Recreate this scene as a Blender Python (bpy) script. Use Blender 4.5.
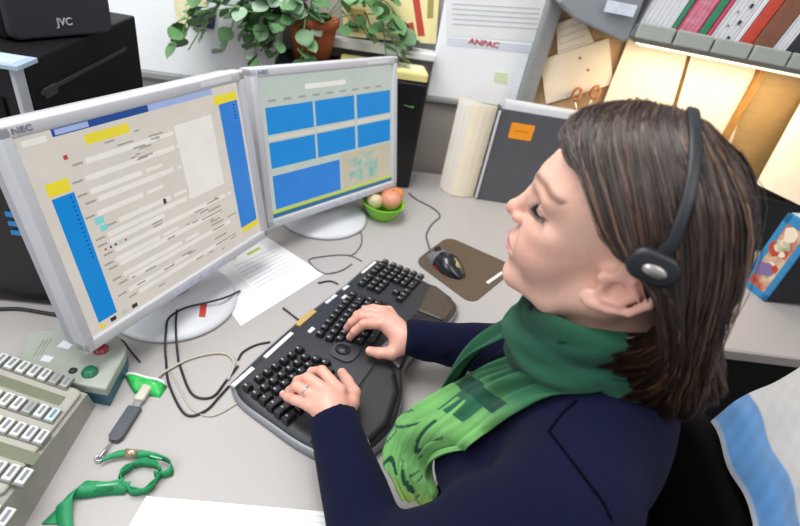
import bpy, bmesh, math, random
import numpy as np
from mathutils import Vector, Matrix
random.seed(7); rng = np.random.default_rng(7)
for o in list(bpy.data.objects): bpy.data.objects.remove(o, do_unlink=True)
SC = bpy.context.scene
COL = SC.collection

# ------------------------------------------------------------------ camera, world, lights, exposure
CAM = np.array([0.0, 0.0, 1.45]); FPX = 500.0
PITCH, ROLL = math.radians(34.3), math.radians(11.3)
_fw = np.array([0, math.cos(PITCH), -math.sin(PITCH)]); _r0 = np.array([1.0, 0, 0]); _u0 = np.cross(_r0, _fw)
_rt = math.cos(ROLL)*_r0 + math.sin(ROLL)*_u0; _up = -math.sin(ROLL)*_r0 + math.cos(ROLL)*_u0
cam = bpy.data.objects.new('camera', bpy.data.cameras.new('camera')); COL.objects.link(cam)
cam.data.sensor_width = 36; cam.data.lens = 36*FPX/800; cam.data.clip_start = .02
cam.data.dof.use_dof = True; cam.data.dof.focus_distance = .78; cam.data.dof.aperture_fstop = 4.0
cam.matrix_world = Matrix([[_rt[i], _up[i], -_fw[i], CAM[i]] for i in range(3)] + [[0, 0, 0, 1]])
SC.camera = cam
w = bpy.data.worlds.new('world'); SC.world = w; w.use_nodes = True
bg = w.node_tree.nodes['Background']; bg.inputs[0].default_value = (.86, .92, 1.0, 1); bg.inputs[1].default_value = .50
def area(name, loc, target, sx, sy, power, col):
    l = bpy.data.lights.new(name, 'AREA'); l.shape = 'RECTANGLE'; l.size = sx; l.size_y = sy; l.energy = power; l.color = col
    o = bpy.data.objects.new(name, l); COL.objects.link(o); o.location = loc
    o.rotation_euler = (Vector(target)-Vector(loc)).to_track_quat('-Z', 'Y').to_euler(); return o
area('ceiling_and_fill_light', (-.7, .7, 2.7), (-.7, .7, 0), 1.2, 1.2, 31, (1, .98, .95))
area('ceiling_and_fill_light', (.9, -.5, 2.7), (.9, -.5, 0), 1.2, 1.2, 18, (1, .97, .93))
area('ceiling_and_fill_light', (-1.6, -.9, 2.6), (-.3, .6, .9), 1.2, 1.2, 25, (.95, .98, 1))  # added key light for an unseen window on the left, no ceiling panel
area('ceiling_and_fill_light', (-.4, 0.9, 2.6), (-.4, 1.6, 1.1), .6, 1.2, 11, (1, .99, .98))  # fill light added to brighten the whiteboards on the back wall
SC.view_settings.view_transform = 'Standard'; SC.view_settings.look = 'None'
SC.view_settings.gamma = 1; SC.view_settings.use_curve_mapping = False
SC.view_settings.exposure = 0.0

# ------------------------------------------------------------------ helpers
def ray(x, y): return _rt*(x-400)/FPX - _up*(y-263)/FPX + _fw
def on(x, y, h):                      # point at height h seen in direction x, y
    d = ray(x, y); return Vector(CAM + d*(h-CAM[2])/d[2])
def onplane(x, y, o, n):
    d = ray(x, y); n = np.array(n); t = n@(np.array(o)-CAM)/(n@d); return Vector(CAM+d*t)
def lin(c):
    if isinstance(c, str): c = [int(c[i:i+2], 16)/255 for i in (0, 2, 4)]
    return tuple((v/12.92 if v <= .04045 else ((v+.055)/1.055)**2.4) for v in c[:3])
MATS = {}
def mat(name, col=None, rough=.5, metal=0, var=0, scale=40, bump=0, bscale=200, emit=0, attr=None, sss=0, coat=0, col2=None, spec=.5, alpha=1, trans=0, sheen=0, stretch=None):
    if name in MATS: return MATS[name]
    m = bpy.data.materials.new(name); m.use_nodes = True; nt = m.node_tree; N = nt.nodes; b = N['Principled BSDF']; L = nt.links
    b.inputs['Roughness'].default_value = rough; b.inputs['Metallic'].default_value = metal
    b.inputs['Specular IOR Level'].default_value = spec
    if coat: b.inputs['Coat Weight'].default_value = coat; b.inputs['Coat Roughness'].default_value = .15
    if sss: b.inputs['Subsurface Weight'].default_value = sss; b.inputs['Subsurface Radius'].default_value = (.012, .004, .002); b.inputs['Subsurface Scale'].default_value = .5
    if sheen: b.inputs['Sheen Weight'].default_value = sheen; b.inputs['Sheen Roughness'].default_value = .5
    if trans: b.inputs['Transmission Weight'].default_value = trans
    b.inputs['Alpha'].default_value = alpha
    tc = N.new('ShaderNodeTexCoord'); src = tc.outputs['Object']
    if stretch:
        mp = N.new('ShaderNodeMapping'); mp.inputs['Scale'].default_value = stretch; L.new(src, mp.inputs[0]); src = mp.outputs[0]
    if attr:
        a = N.new('ShaderNodeAttribute'); a.attribute_name = attr; cout = a.outputs['Color']
    else:
        c = lin(col); rgb = N.new('ShaderNodeRGB'); rgb.outputs[0].default_value = (*c, 1); cout = rgb.outputs[0]
    if var:
        nz = N.new('ShaderNodeTexNoise'); nz.inputs['Scale'].default_value = scale; nz.inputs['Detail'].default_value = 4; L.new(src, nz.inputs['Vector'])
        mx = N.new('ShaderNodeMix'); mx.data_type = 'RGBA'; mx.blend_type = 'MULTIPLY' if col2 is None else 'MIX'
        rm = N.new('ShaderNodeMapRange'); rm.inputs[1].default_value = .35; rm.inputs[2].default_value = .65; L.new(nz.outputs[0], rm.inputs[0])
        if col2 is None:
            rm.inputs[3].default_value = 1-var; rm.inputs[4].default_value = 1+var*.3; mx.inputs[0].default_value = 1
            L.new(cout, mx.inputs[6]); L.new(rm.outputs[0], mx.inputs[7])
        else:
            rm.inputs[3].default_value = 0; rm.inputs[4].default_value = var
            L.new(rm.outputs[0], mx.inputs[0]); L.new(cout, mx.inputs[6]); mx.inputs[7].default_value = (*lin(col2), 1)
        cout = mx.outputs[2]
    L.new(cout, b.inputs['Base Color'])
    if name.startswith('display_'):
        dk = N.new('ShaderNodeMix'); dk.data_type = 'RGBA'; dk.inputs[0].default_value = .88; L.new(cout, dk.inputs[6]); dk.inputs[7].default_value = (0, 0, 0, 1); L.new(dk.outputs[2], b.inputs['Base Color'])
    if emit: L.new(cout, b.inputs['Emission Color']); b.inputs['Emission Strength'].default_value = emit
    if bump:
        nb = N.new('ShaderNodeTexNoise'); nb.inputs['Scale'].default_value = bscale; nb.inputs['Detail'].default_value = 3; L.new(src, nb.inputs['Vector'])
        bp = N.new('ShaderNodeBump'); bp.inputs['Strength'].default_value = bump; bp.inputs['Distance'].default_value = .002; L.new(nb.outputs[0], bp.inputs['Height']); L.new(bp.outputs[0], b.inputs['Normal'])
    MATS[name] = m; return m

class MB:
    """collects shapes, builds ONE mesh object"""
    def __init__(s): s.v = []; s.f = []; s.m = []; s.sm = []
    def add(s, vs, fs, mi=0, smooth=False):
        k = len(s.v); s.v += [tuple(v) for v in vs]
        for f in fs: s.f.append(tuple(i+k for i in f)); s.m.append(mi); s.sm.append(smooth)
        return s
    def bm(s, bm, mi=0, smooth=False, M=None):
        bm.verts.index_update()
        vs = [(M@v.co if M else v.co.copy()) for v in bm.verts]
        s.add(vs, [[v.index for v in f.verts] for f in bm.faces], mi, smooth); bm.free(); return s
    def box(s, c, d, M=None, bev=0, seg=2, mi=0, smooth=False):
        b = bmesh.new(); bmesh.ops.create_cube(b, size=1)
        for v in b.verts: v.co = Vector((v.co.x*d[0]+c[0], v.co.y*d[1]+c[1], v.co.z*d[2]+c[2]))
        if bev: bmesh.ops.bevel(b, geom=list(b.edges), offset=bev, segments=seg, affect='EDGES', profile=.5)
        return s.bm(b, mi, smooth or bev > 0 and seg > 2, M)
    def quad(s, a, b, c, d, mi=0): return s.add([a, b, c, d], [(0, 1, 2, 3)], mi)
    def prism(s, pts, z0, z1, M=None, bev=0, seg=2, mi=0, smooth=False):
        b = bmesh.new(); bot = [b.verts.new((p[0], p[1], z0)) for p in pts]
        f = b.faces.new(bot); r = bmesh.ops.extrude_face_region(b, geom=[f])
        for v in [g for g in r['geom'] if isinstance(g, bmesh.types.BMVert)]: v.co.z = z1
        bmesh.ops.recalc_face_normals(b, faces=list(b.faces))
        if bev:
            es = [e for e in b.edges if abs(e.verts[0].co.z-e.verts[1].co.z) < 1e-6 and max(e.verts[0].co.z, e.verts[1].co.z) > min(z0, z1)+1e-6]
            bmesh.ops.bevel(b, geom=es, offset=bev, segments=seg, affect='EDGES', profile=.5)
        return s.bm(b, mi, smooth, M)
    def tube(s, pts, r, n=8, mi=0, cap=True, smooth=True, M=None, flat=1):
        pts = [Vector(p) for p in pts]; rs = r if hasattr(r, '__len__') else [r]*len(pts)
        rings = []; prev = None
        for i, p in enumerate(pts):
            t = (pts[min(i+1, len(pts)-1)]-pts[max(i-1, 0)]).normalized()
            if prev is None: u = t.orthogonal().normalized()
            else:
                u = prev-t*prev.dot(t); u = u.normalized() if u.length > 1e-6 else t.orthogonal().normalized()
            prev = u; v = t.cross(u)
            rings.append([p+(u*math.cos(a)+v*math.sin(a)*flat)*rs[i] for a in [2*math.pi*k/n for k in range(n)]])
        vs = [q for r_ in rings for q in r_]; fs = []
        for i in range(len(pts)-1):
            for k in range(n): fs.append((i*n+k, i*n+(k+1) % n, (i+1)*n+(k+1) % n, (i+1)*n+k))
        if cap: fs.append(tuple(reversed(range(n)))); fs.append(tuple(range((len(pts)-1)*n, len(pts)*n)))
        if M: vs = [M@v for v in vs]
        return s.add(vs, fs, mi, smooth)
    def lathe(s, prof, n=32, M=None, mi=0, smooth=True, sx=1, sy=1):
        vs = []; fs = []; m = len(prof)
        for k in range(n):
            a = 2*math.pi*k/n
            for (r, z) in prof: vs.append(Vector((r*math.cos(a)*sx, r*math.sin(a)*sy, z)))
        for k in range(n):
            k2 = (k+1) % n
            for i in range(m-1): fs.append((k*m+i, k2*m+i, k2*m+i+1, k*m+i+1))
        if M: vs = [M@v for v in vs]
        return s.add(vs, fs, mi, smooth)
    def mesh(s, name, mats):
        me = bpy.data.meshes.new(name); me.from_pydata(s.v, [], s.f); 
        for m in (mats if isinstance(mats, (list, tuple)) else [mats]): me.materials.append(m)
        me.polygons.foreach_set('material_index', s.m); me.polygons.foreach_set('use_smooth', s.sm)
        b = bmesh.new(); b.from_mesh(me); bmesh.ops.remove_doubles(b, verts=b.verts, dist=1e-6); bmesh.ops.recalc_face_normals(b, faces=b.faces); b.to_mesh(me); b.free()
        return me
    def build(s, name, mats, parent=None, loc=None, rot=None):
        return link(name, s.mesh(name, mats), parent, loc, rot)
def link(name, me, parent=None, loc=None, rot=None):
    o = bpy.data.objects.new(name, me); COL.objects.link(o)
    if parent: o.parent = parent
    if loc is not None: o.location = loc
    if rot is not None: o.rotation_euler = rot
    return o
def tag(o, label, cat, group=None):
    o['label'] = label; o['category'] = cat
    if group: o['group'] = group
    return o
def thing(name, label, cat, loc=(0, 0, 0), rz=0, group=None):
    o = bpy.data.objects.new(name, None); o.empty_display_size = .02; COL.objects.link(o); o.location = loc; o.rotation_euler = (0, 0, rz)
    return tag(o, label, cat, group)
def struct(o): o['kind'] = 'structure'; return o
def text(name, s, size, M, m, parent=None, depth=.0004, bold=0, shear=0, sx=1):
    c = bpy.data.curves.new(name, 'FONT'); c.body = s; c.size = size; c.extrude = depth; c.align_x = 'CENTER'; c.align_y = 'CENTER'; c.offset = bold; c.shear = shear
    t = bpy.data.objects.new(name, c); COL.objects.link(t); bpy.context.view_layer.update()
    me = bpy.data.meshes.new_from_object(t.evaluated_get(bpy.context.evaluated_depsgraph_get())); bpy.data.objects.remove(t)
    me.transform(M@Matrix.Diagonal((sx, 1, 1, 1))); me.materials.clear(); me.materials.append(m)
    return link(name, me, parent)
def frame(o, x, y, z):
    x, y, z = Vector(x), Vector(y), Vector(z)
    return Matrix([[x[i], y[i], z[i], o[i]] for i in range(3)]+[[0, 0, 0, 1]])
def smoothpath(pts, n=6):
    pts = [Vector(p) for p in pts]; out = []
    P = [pts[0]*2-pts[1]]+pts+[pts[-1]*2-pts[-2]]
    for i in range(1, len(P)-2):
        for k in range(n):
            t = k/n; a, b, c, d = P[i-1:i+3]
            out.append(.5*((2*b)+(c-a)*t+(2*a-5*b+4*c-d)*t*t+(3*b-a-3*c+d)*t**3))
    out.append(pts[-1]); return out
def rrect(w, h, r, n=5, cx=0, cy=0):
    o = []
    for (sx, sy, a0) in ((1, 1, 0), (-1, 1, 90), (-1, -1, 180), (1, -1, 270)):
        for k in range(n+1):
            a = math.radians(a0+90*k/n); o.append((cx+sx*(w/2-r)+r*math.cos(a), cy+sy*(h/2-r)+r*math.sin(a)))
    return o
D = .74
Rz = lambda a: Matrix.Rotation(a, 4, 'Z')
T = lambda *a: Matrix.Translation(Vector(a))

# ------------------------------------------------------------------ setting
m_wall_w = mat('whiteboard_paint', 'F3F6F9', .35, var=.03, scale=6)
m_grey_fab = mat('grey_partition_fabric', 'A39F9C', .95, var=.12, scale=300, bump=.3, bscale=600)
m_frame = mat('partition_frame_grey', '8E9091', .5, var=.05)
m_warmwall = mat('beige_partition_fabric', 'C9A67A', .95, var=.1, scale=200, bump=.2, bscale=500)
m_desk = mat('desk_laminate', 'ACA8A6', .45, var=.05, scale=350, bump=.03, bscale=500)
m_edge = mat('desk_edge_band', 'A79E98', .5, var=.05)
m_carpet = mat('carpet', '4A4644', 1, var=.25, scale=500, bump=.5, bscale=700)
fl = MB(); fl.box((0, 0, -.02), (7, 7, .04)); struct(fl.build('floor', m_carpet))
WA = math.radians(12); WO = on(418, 168, D); WO.z = 0
wd = Vector((math.cos(WA), math.sin(WA), 0)); wn = Vector((math.sin(WA), -math.cos(WA), 0))   # along, towards the room
WM = frame(WO, wd, -wn, (0, 0, 1))      # wall local: x along, y away from the room, z up
def wl(px, py, off=0):                  # wall-local (x, z) of a direction
    p = onplane(px, py, WO+wn*off, wn); return (p-WO).dot(wd), p.z
post = wl(536, 60)[0]
wb = MB(); wb.box((-.85+post/2, .03, .84), (1.7+post, .05, 1.68), WM); W0 = struct(wb.build('wall_back', m_grey_fab))
zw = wl(430, 95)[1]
# white boards on the wall, a ledge under the middle opening
wm = MB(); wm.box((-1.05, -.002, (zw-.04+1.64)/2), (1.15, .014, 1.64-zw+.04), WM, .003); o = wm.build('whiteboard_panel', m_wall_w, W0)
wm = MB(); xL = wl(433, 60)[0]; wm.box(((xL+post-.03)/2, -.003, (zw+1.64)/2), (post-.03-xL, .016, 1.64-zw), WM, .003); wm.build('whiteboard_panel', m_wall_w, W0)
wm = MB(); wm.box((-1.05, -.006, zw-.05), (1.16, .024, .02), WM, .004); wm.build('frame_rail', m_frame, W0)
wm = MB(); wm.box(((xL+post-.03)/2, -.006, zw-.008), (post-.03-xL+.01, .024, .016), WM, .004); wm.build('frame_rail', m_frame, W0)
wm = MB(); wm.box((post-.005, -.01, .84), (.05, .06, 1.68), WM, .008); struct(wm.build('trim_1', m_frame))
RO = WM@Vector((post+.02, 0, 0)); RA = math.radians(0); rd = Vector((1, 0, 0)); rn = Vector((0, -1, 0))
RM = frame(RO, rd, -rn, (0, 0, 1))
def rl(px, py, off=0):
    p = onplane(px, py, RO+rn*off, rn); return p.x-RO.x, p.z
wr = MB(); wr.box((.9, .03, .84), (1.8, .05, 1.68), RM); W1 = struct(wr.build('wall_right', m_warmwall))
lw = MB(); p = WM@Vector((-1.62, 0, 0)); lw.box((p.x-.0, p.y-1.0, .84), (.05, 2.3, 1.68)); struct(lw.build('wall_left', m_grey_fab))
# desk: corner worktop
HB = Vector((.215, .465, 0)); FV = Vector((math.cos(math.radians(159.5)), math.sin(math.radians(159.5)), 0)); LV = Vector((-FV.y, FV.x, 0))
def B(f, l, z): return HB+FV*f+LV*l+Vector((0, 0, z))
e1, e2 = on(735, 350, D), on(800, 358, D); ed = (e2-e1).normalized()
dg1 = B(.085, .33, 0); dgd = -LV
s_ = ((e1.x-dg1.x)*ed.y-(e1.y-dg1.y)*ed.x)/(dgd.x*ed.y-dgd.y*ed.x); dg2 = dg1+dgd*s_
bl = WM@Vector((-1.55, -.004, 0)); br = WM@Vector((post+.0, -.012, 0))
poly = [(bl.x+.03, bl.y), (br.x-.02, br.y-.025), (RO.x+.03, RO.y-.012), (RO.x+1.5, RO.y-.012), (RO.x+1.5, e1.y+ed.y/ed.x*(RO.x+1.5-e1.x)), (dg2.x, dg2.y), (dg1.x, dg1.y), (dg1.x-.05, -.35), (bl.x+.03, -.35)]
DK = thing('corner_desk', 'light grey laminate corner desk carrying monitors, keyboard and phone console', 'desk', (0, 0, 0))
d = MB(); d.prism(poly, D-.03, D, bev=.004); d.build('desk_top', m_desk, DK)
d = MB()
for a, b in ((4, 5), (5, 6), (6, 7)):
    p, q = Vector((*poly[a], D-.016)), Vector((*poly[b], D-.016)); dr = (q-p).normalized(); nrm = Vector((dr.y, -dr.x, 0))
    mid = (p+q)/2; MM = frame(mid, dr, nrm, (0, 0, 1)); d.box((0, 0, 0), ((q-p).length, .006, .027), MM, .002)
d.build('edge_band', m_edge, DK)
m_leg = mat('desk_leg_black', '1B1A1A', .5, var=.1)
for p in ((-.9, -.25), (.02, -.28), (RO.x+1.35, 1.05), (RO.x+1.35, RO.y-.1), (-.95, 1.2)):
    l = MB(); l.box((p[0], p[1], (D-.03)/2), (.05, .05, D-.03), None, .004); l.build('leg', m_leg, DK)
pn = MB(); pn.box((RO.x+.70, RO.y-.35, .36), (1.5, .02, .70)); pn.build('modesty_panel', m_leg, DK)  # enlarged to hide the lit wall, so the space under the desk stays dark

# ------------------------------------------------------------------ monitors
m_sil = mat('monitor_silver_plastic', 'C6C7CC', .42, var=.03, scale=30)
m_sil_d = mat('monitor_grey_plastic', 'A9ABB0', .5, var=.04, scale=30)
m_sil_w = mat('monitor_base_plastic', 'D0D3D8', .38, var=.03)
m_logo = mat('logo_dark', '777980', .5)
def emi(name, c, s=.62):
    s = s*1.22
    return mat('display_'+name, c, .25, emit=s, var=.04, scale=25)
def monitor(center, az, tilt, label, content, basec, ww=.408, hh=.312, logo=True):
    t = thing('computer_monitor', label, 'monitor', (basec[0], basec[1], D), 0, 'monitors on the desk')
    X = Vector((math.cos(az), math.sin(az), 0)); N0 = Vector((X.y, -X.x, 0)); Z = Vector((0, 0, 1))
    N = N0*math.cos(tilt)+Z*math.sin(tilt); Y = N.cross(X); Mo = T(-basec[0], -basec[1], -D)
    S = Mo@frame(center, X, Y, N)       # screen frame: x right, y up, z to the viewer
    bz, bt, bb = .017, .019, .02
    W, H = ww+2*bz, hh+bt+bb; cy = (bt-bb)/2
    h = MB()
    # frame as four mitred bars + back shell
    for (c, dd) in (((0, hh/2+bt/2, -.008), (W, bt, .03)), ((0, -hh/2-bb/2, -.008), (W, bb, .03)), ((-ww/2-bz/2, cy, -.008), (bz, H-.002, .03)), ((ww/2+bz/2, cy, -.008), (bz, H-.002, .03))):
        h.box(c, dd, S, .0035, 3)
    h.build('bezel', m_sil, t)
    h = MB(); h.prism(rrect(W-.004, H-.004, .008, cy=cy), -.04, -.006, S); 
    h.prism(rrect(W-.1, H-.09, .02, cy=cy), -.066, -.038, S, .01)
    h.build('back_shell', m_sil_d, t)
    # screen + picture
    sm = MB(); mats = []; names = {}
    def mi(m):
        if m.name not in names: names[m.name] = len(mats); mats.append(m)
        return names[m.name]
    def R(x0, y0, x1, y1, m, lv=0):     # 0..1 from the upper left corner of the picture
        z = .0003*lv
        f = lambda u, v: S@Vector(((u-.5)*ww, (.5-v)*hh, z))
        sm.quad(f(x0, y1), f(x1, y1), f(x1, y0), f(x0, y0), mi(m))
    content(R); sm.build('screen', mats, t)
    if logo:
        text('maker_logo', 'NEC', .0105, S@T(-ww/2+.012, hh/2+bt*.5, .0075), m_logo, t, bold=.0002, sx=1.25)
        l = MB(); l.box((ww*.36, hh/2+bt*.5, .0072), (.075, .007, .0008), S); l.build('sticker_strip', mat('clear_sticker', 'D9DBE2', .3), t)
    l = MB(); l.box((.02, -hh/2-bb*.55, .0072), (.15, .008, .0008), S); l.build('sticker_strip', mat('lilac_sticker', 'C3C6DC', .35, var=.2, scale=90), t)
    # stand
    low = S@Vector((0, -.02, -.06)); b0 = Vector((0, 0, .02))
    n = MB(); n.tube(smoothpath([b0, b0+Vector((0, 0, .05)), low*.5+b0*.5+Vector((0, 0, .05)), low], 5), .032, 12, flat=.6); n.build('stand_neck', m_sil_d, t)
    n = MB(); n.lathe([(0, .0), (.118, .0), (.122, .004), (.121, .009), (.112, .013), (.06, .02), (.045, .026), (0, .027)], 48); n.build('stand_base', m_sil_w, t)
    return t, S
c_bg = emi('beige', 'D9D2C8', .66); c_w = emi('white', 'EAE6DF', .68); c_y = emi('yellow', 'F2E03A'); c_b = emi('azure', '128AD8', .66); c_b2 = emi('blue', '2E86DE', .62)
c_nav = emi('navy', '1C4B9A'); c_txt = emi('greytext', 'B3ACA3', .55); c_gr = emi('greengrey', 'C3CFC6', .62); c_lime = emi('lime', 'C7D95B'); c_cy = emi('cyan', '86DCDD'); c_dk = emi('dark', '54483E', .3); c_red = emi('red', 'C8443B'); c_lav = emi('lavender', 'A7BBE8')
m_map = mat('display_map', 'E2D8BF', .25, emit=.62, var=.9, scale=38, col2='7CC8C4')
m_map2 = mat('display_map_tan', 'E4D6BC', .25, emit=.6, var=.5, scale=30, col2='C9D2B4')
def ui_form(R):
    R(0, 0, 1, 1, c_bg)
    R(.12, .0, .84, .035, c_nav, 1); R(.5, .0, .84, .035, c_lav, 2); R(.13, .006, .25, .03, c_lav, 2); R(.84, 0, 1, .04, c_bg, 2)
    R(.22, .06, .40, .105, c_y, 1); R(.04, .215, .12, .275, c_y, 1)
    R(.045, .285, .125, .95, c_b, 1); R(.865, .10, .985, .90, c_b2, 1); R(.84, .05, .985, .10, c_y, 1); R(.87, .90, .99, .94, c_y, 1)
    R(.60, .14, .81, .56, c_w, 1)
    R(.02, .02, .1, .045, c_w, 1); R(.13, .12, .145, .14, c_red, 1)
    for k in range(15): R(.105, .30+.022*k, .113, .307+.022*k, c_nav, 2)
    for k in range(5): R(.95, .12+.02*k, .965, .128+.02*k, c_nav, 2)
    r = random.Random(3)
    rows = [(.16, .2, .5), (.235, .18, .58), (.30, .18, .40), (.345, .2, .55), (.41, .18, .38), (.485, .25, .5), (.53, .19, .58), (.565, .19, .45), (.62, .2, .8), (.67, .19, .4), (.70, .2, .75), (.765, .2, .5), (.80, .22, .8), (.86, .2, .42), (.90, .24, .7)]
    for (y, x0, x1) in rows:
        if y < .57: x1 = min(x1, .58)
        R(x0, y, x1, y+.026, c_w, 1)
        if r.random() < .7: R(x1+.02, y+.004, min(x1+.1, .84 if y > .57 else .59), y+.022, c_w, 1)
        R(x0-.05, y+.008, x0-.012, y+.018, c_txt, 1)
        if y > .57: R(.68, y+.006, .76, y+.016, c_txt, 2)
    for k in range(24):
        x, y = r.uniform(.2, .8), r.uniform(.58, .96); R(x, y, x+r.uniform(.015, .06), y+.009, c_txt, 2)
    for k in range(12):
        x, y = r.uniform(.28, .5), r.uniform(.06, .34); R(x, y, x+r.uniform(.02, .07), y+.008, c_txt, 2)
    R(.16, .44, .195, .475, c_cy, 1); R(.17, .485, .2, .515, c_cy, 1)
    R(.0, .955, 1, 1, c_bg, 1)
    for k in range(4): R(.04+.05*k, .962, .065+.05*k, .985, (c_y, c_dk, c_gr, c_dk)[k], 2)
    for k in range(5):
        R(.16+.022*k, .60, .168+.022*k, .612, (c_red, c_nav, c_dk, c_cy, c_red)[k], 2)
    R(.46, .49, .475, .52, c_dk, 2)
def ui_panels(R):
    R(0, 0, 1, 1, c_gr); R(.3, .075, .6, .11, c_w, 1)
    for k in range(9): R(.05+.1*k, .15, .1+.1*k, .165, c_txt, 1)
    for (x0, x1) in ((.03, .345), (.36, .665), (.685, .985)):
        R(x0, .20, x1, .385, c_b, 1); R(x0, .44, x1, .625, c_b, 1)
        R(x0, .40, x1, .43, c_bg, 1)
    R(.03, .68, .525, .935, c_b2, 1); R(.545, .645, .985, .935, m_map2, 1); R(.60, .68, .86, .90, m_map, 2)
    R(.0, .94, 1, .965, c_lime, 1); R(0, .965, 1, 1, emi('steel', '3F7BA6', .5), 1)
cl = Vector((-.408, .727, .994)); cr = Vector((-.217, 1.171, .980))
mon1, S1 = monitor(cl, math.radians(70.75), math.radians(10.8), 'silver monitor with beige form window on screen, nearest the black tower', ui_form, (-.435, .745))
mon2, S2 = monitor(cr, math.radians(53.8), math.radians(11.8), 'silver monitor showing blue panels and a small map, beside the fruit bowl', ui_panels, (-.235, 1.19))
st = MB(); p = on(203, 311, D+.0165)-Vector((-.435, .745, D)); p.z = .013+(.112-math.hypot(p.x, p.y))*.1346+.0008; st.box((0, 0, 0), (.034, .012, .0012), frame(p, Vector((.3, -.93, -.08)).normalized(), Vector((.93, .3, 0)), (0, 0, 1))); st.build('sticker', mat('red_sticker', 'C23A34', .4), mon1)

# ------------------------------------------------------------------ computer tower, loudspeaker, case on top
m_blk = mat('black_case_plastic', '0D0D11', .35, var=.1, scale=60)
m_blk2 = mat('black_panel', '0B0B0E', .55, spec=.25, var=.15, scale=80)
TA = math.radians(8); tc = on(78, 309, D); TX = Vector((-math.cos(TA), -math.sin(TA), 0)); TY = Vector((-math.sin(TA), math.cos(TA), 0))
TM = frame(Vector((tc.x, tc.y, 0)), -TX, TY, (0, 0, 1)); th = .45
tw = thing('computer_tower', 'black tower computer with silver front edge behind the form-window monitor', 'computer', (tc.x, tc.y, D), TA)
iv = Matrix.Rotation(-TA, 4, 'Z')@T(-tc.x, -tc.y, -D)
def tpart(name, boxes, m, parent=tw):
    q = MB()
    for c, dd, bv in boxes: q.box(c, dd, None, bv)
    return q.build(name, m, parent)
tpart('body', [((-.1, .22, th/2), (.2, .40, th), .004)], m_blk2)
tpart('front_panel', [((-.1, .01, th/2), (.196, .02, th-.004), .006)], m_blk)
tpart('silver_strip', [((-.003, .008, th/2), (.007, .024, th-.002), .002)], m_sil)
tpart('drive_bay', [((-.1, -.002, th-.07), (.15, .006, .042), .002)], m_blk2); tpart('drive_bay', [((-.1, -.002, th-.125), (.15, .006, .042), .002)], m_blk2)
for k in range(3): tpart('indicator_light', [((-.06, -.0015, .20-.018*k), (.03, .004, .008), 0)], mat('blue_led', '1E6FA8', .4, emit=.35))
tpart('side_groove', [((.0008, .20, th-.052), (.002, .31, .006), 0)], mat('groove_grey', '34342F', .5))
tpart('side_latch', [((.001, .07, th-.055), (.003, .035, .016), .001)], mat('groove_grey'))
p1, p2 = on(8, 42, D+th), on(112, 33, D+th); sx = (p2-p1).normalized(); sy = Vector((-sx.y, sx.x, 0)); sw = (p2-p1).length
sp = thing('loudspeaker', 'black loudspeaker lettered JVC standing on the computer tower', 'speaker', (p1.x, p1.y, D+th), math.atan2(sx.y, sx.x))
q = MB(); q.box((sw/2, .10, .13), (sw, .19, .26), None, .006); q.build('cabinet', m_blk2, sp)
m_cloth = mat('speaker_grille_cloth', '2B2B33', .9, var=.2, scale=900, bump=.4, bscale=1200)
q = MB(); q.prism(rrect(sw-.006, .254, .012, cx=sw/2, cy=.13), 0, .014, frame((0, .004, 0), (1, 0, 0), (0, 0, 1), (0, -1, 0)), .004); q.build('grille', m_cloth, sp)
text('maker_logo', 'JVC', .0165, frame((sw*.5, -.0105, .026), (1, 0, 0), (0, 0, 1), (0, -1, 0)), mat('logo_silver', 'B4B4B8', .4), sp, bold=.0003)
q = MB(); pc = on(-14, 58, D+th+.004); q.box((0, 0, 0), (.11, .05, .007), T(*pc)@Rz(.14), .001); q.quad(*[T(*pc)@Rz(.14)@Vector(v) for v in ((-.05, -.02, .0037), (.045, -.02, .0037), (.045, .02, .0037), (-.05, .02, .0037))], 1)
tag(q.build('disc_case', [mat('case_clear', '9FB2C4', .2), mat('case_insert', 'B4C2D2', .4, var=.3, scale=90, col2='7C93B0')]), 'pale blue flat disc case lying on top of the computer tower', 'disc case')

# ------------------------------------------------------------------ black cabinet behind the right monitor, folder, plant
bc = on(409, 189, D); BA = math.radians(12); bx, by = Vector((math.cos(BA), math.sin(BA), 0)), Vector((-math.sin(BA), math.cos(BA), 0)); bh = .335
cb = thing('black_cabinet', 'tall black cabinet box behind the blue-panel monitor', 'cabinet', (bc.x, bc.y, D), BA)
q = MB(); q.box((-.215, .085, bh/2), (.43, .16, bh), None, .006); q.build('body', m_blk2, cb)
q = MB(); q.box((-.215, .0035, bh/2), (.42, .007, bh-.012), None, .003); q.build('front_panel', m_blk, cb)
q = MB(); q.prism(rrect(.25, .105, .012, cx=-.128, cy=.058), 0, .022, frame(bc+Vector((0, 0, bh+.0005)), bx, by, (0, 0, 1)), .006)
q.prism(rrect(.14, .07, .004, cx=-.085, cy=.055), .022, .024, frame(bc+Vector((0, 0, bh+.0005)), bx, by, (0, 0, 1)), mi=1)
tag(q.build('yellow_folder', [mat('pale_yellow_card', 'DED28A', .6, var=.1, scale=20), mat('cream_label', 'EFE8C0', .6)]), 'thick pale yellow folder lying on the black cabinet', 'folder')
pb = bc+bx*(-.335)+by*.085; pz = D+bh
pl = thing('potted_plant', 'trailing green plant in a terracotta pot behind the monitors', 'plant', (pb.x, pb.y, pz+.0005), 0)
m_terra = mat('terracotta', 'A8552F', .8, var=.25, scale=30, bump=.2)
q = MB(); q.lathe([(0, 0), (.05, 0), (.06, .06), (.064, .09), (.07, .092), (.071, .112), (.064, .113), (.062, .1), (0, .098)], 32); q.build('pot', m_terra, pl)
q = MB(); q.lathe([(0, .094), (.03, .102), (.061, .1)], 24); q.build('soil', mat('soil', '3A2A1E', 1, var=.3, bump=.6), pl)
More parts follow.
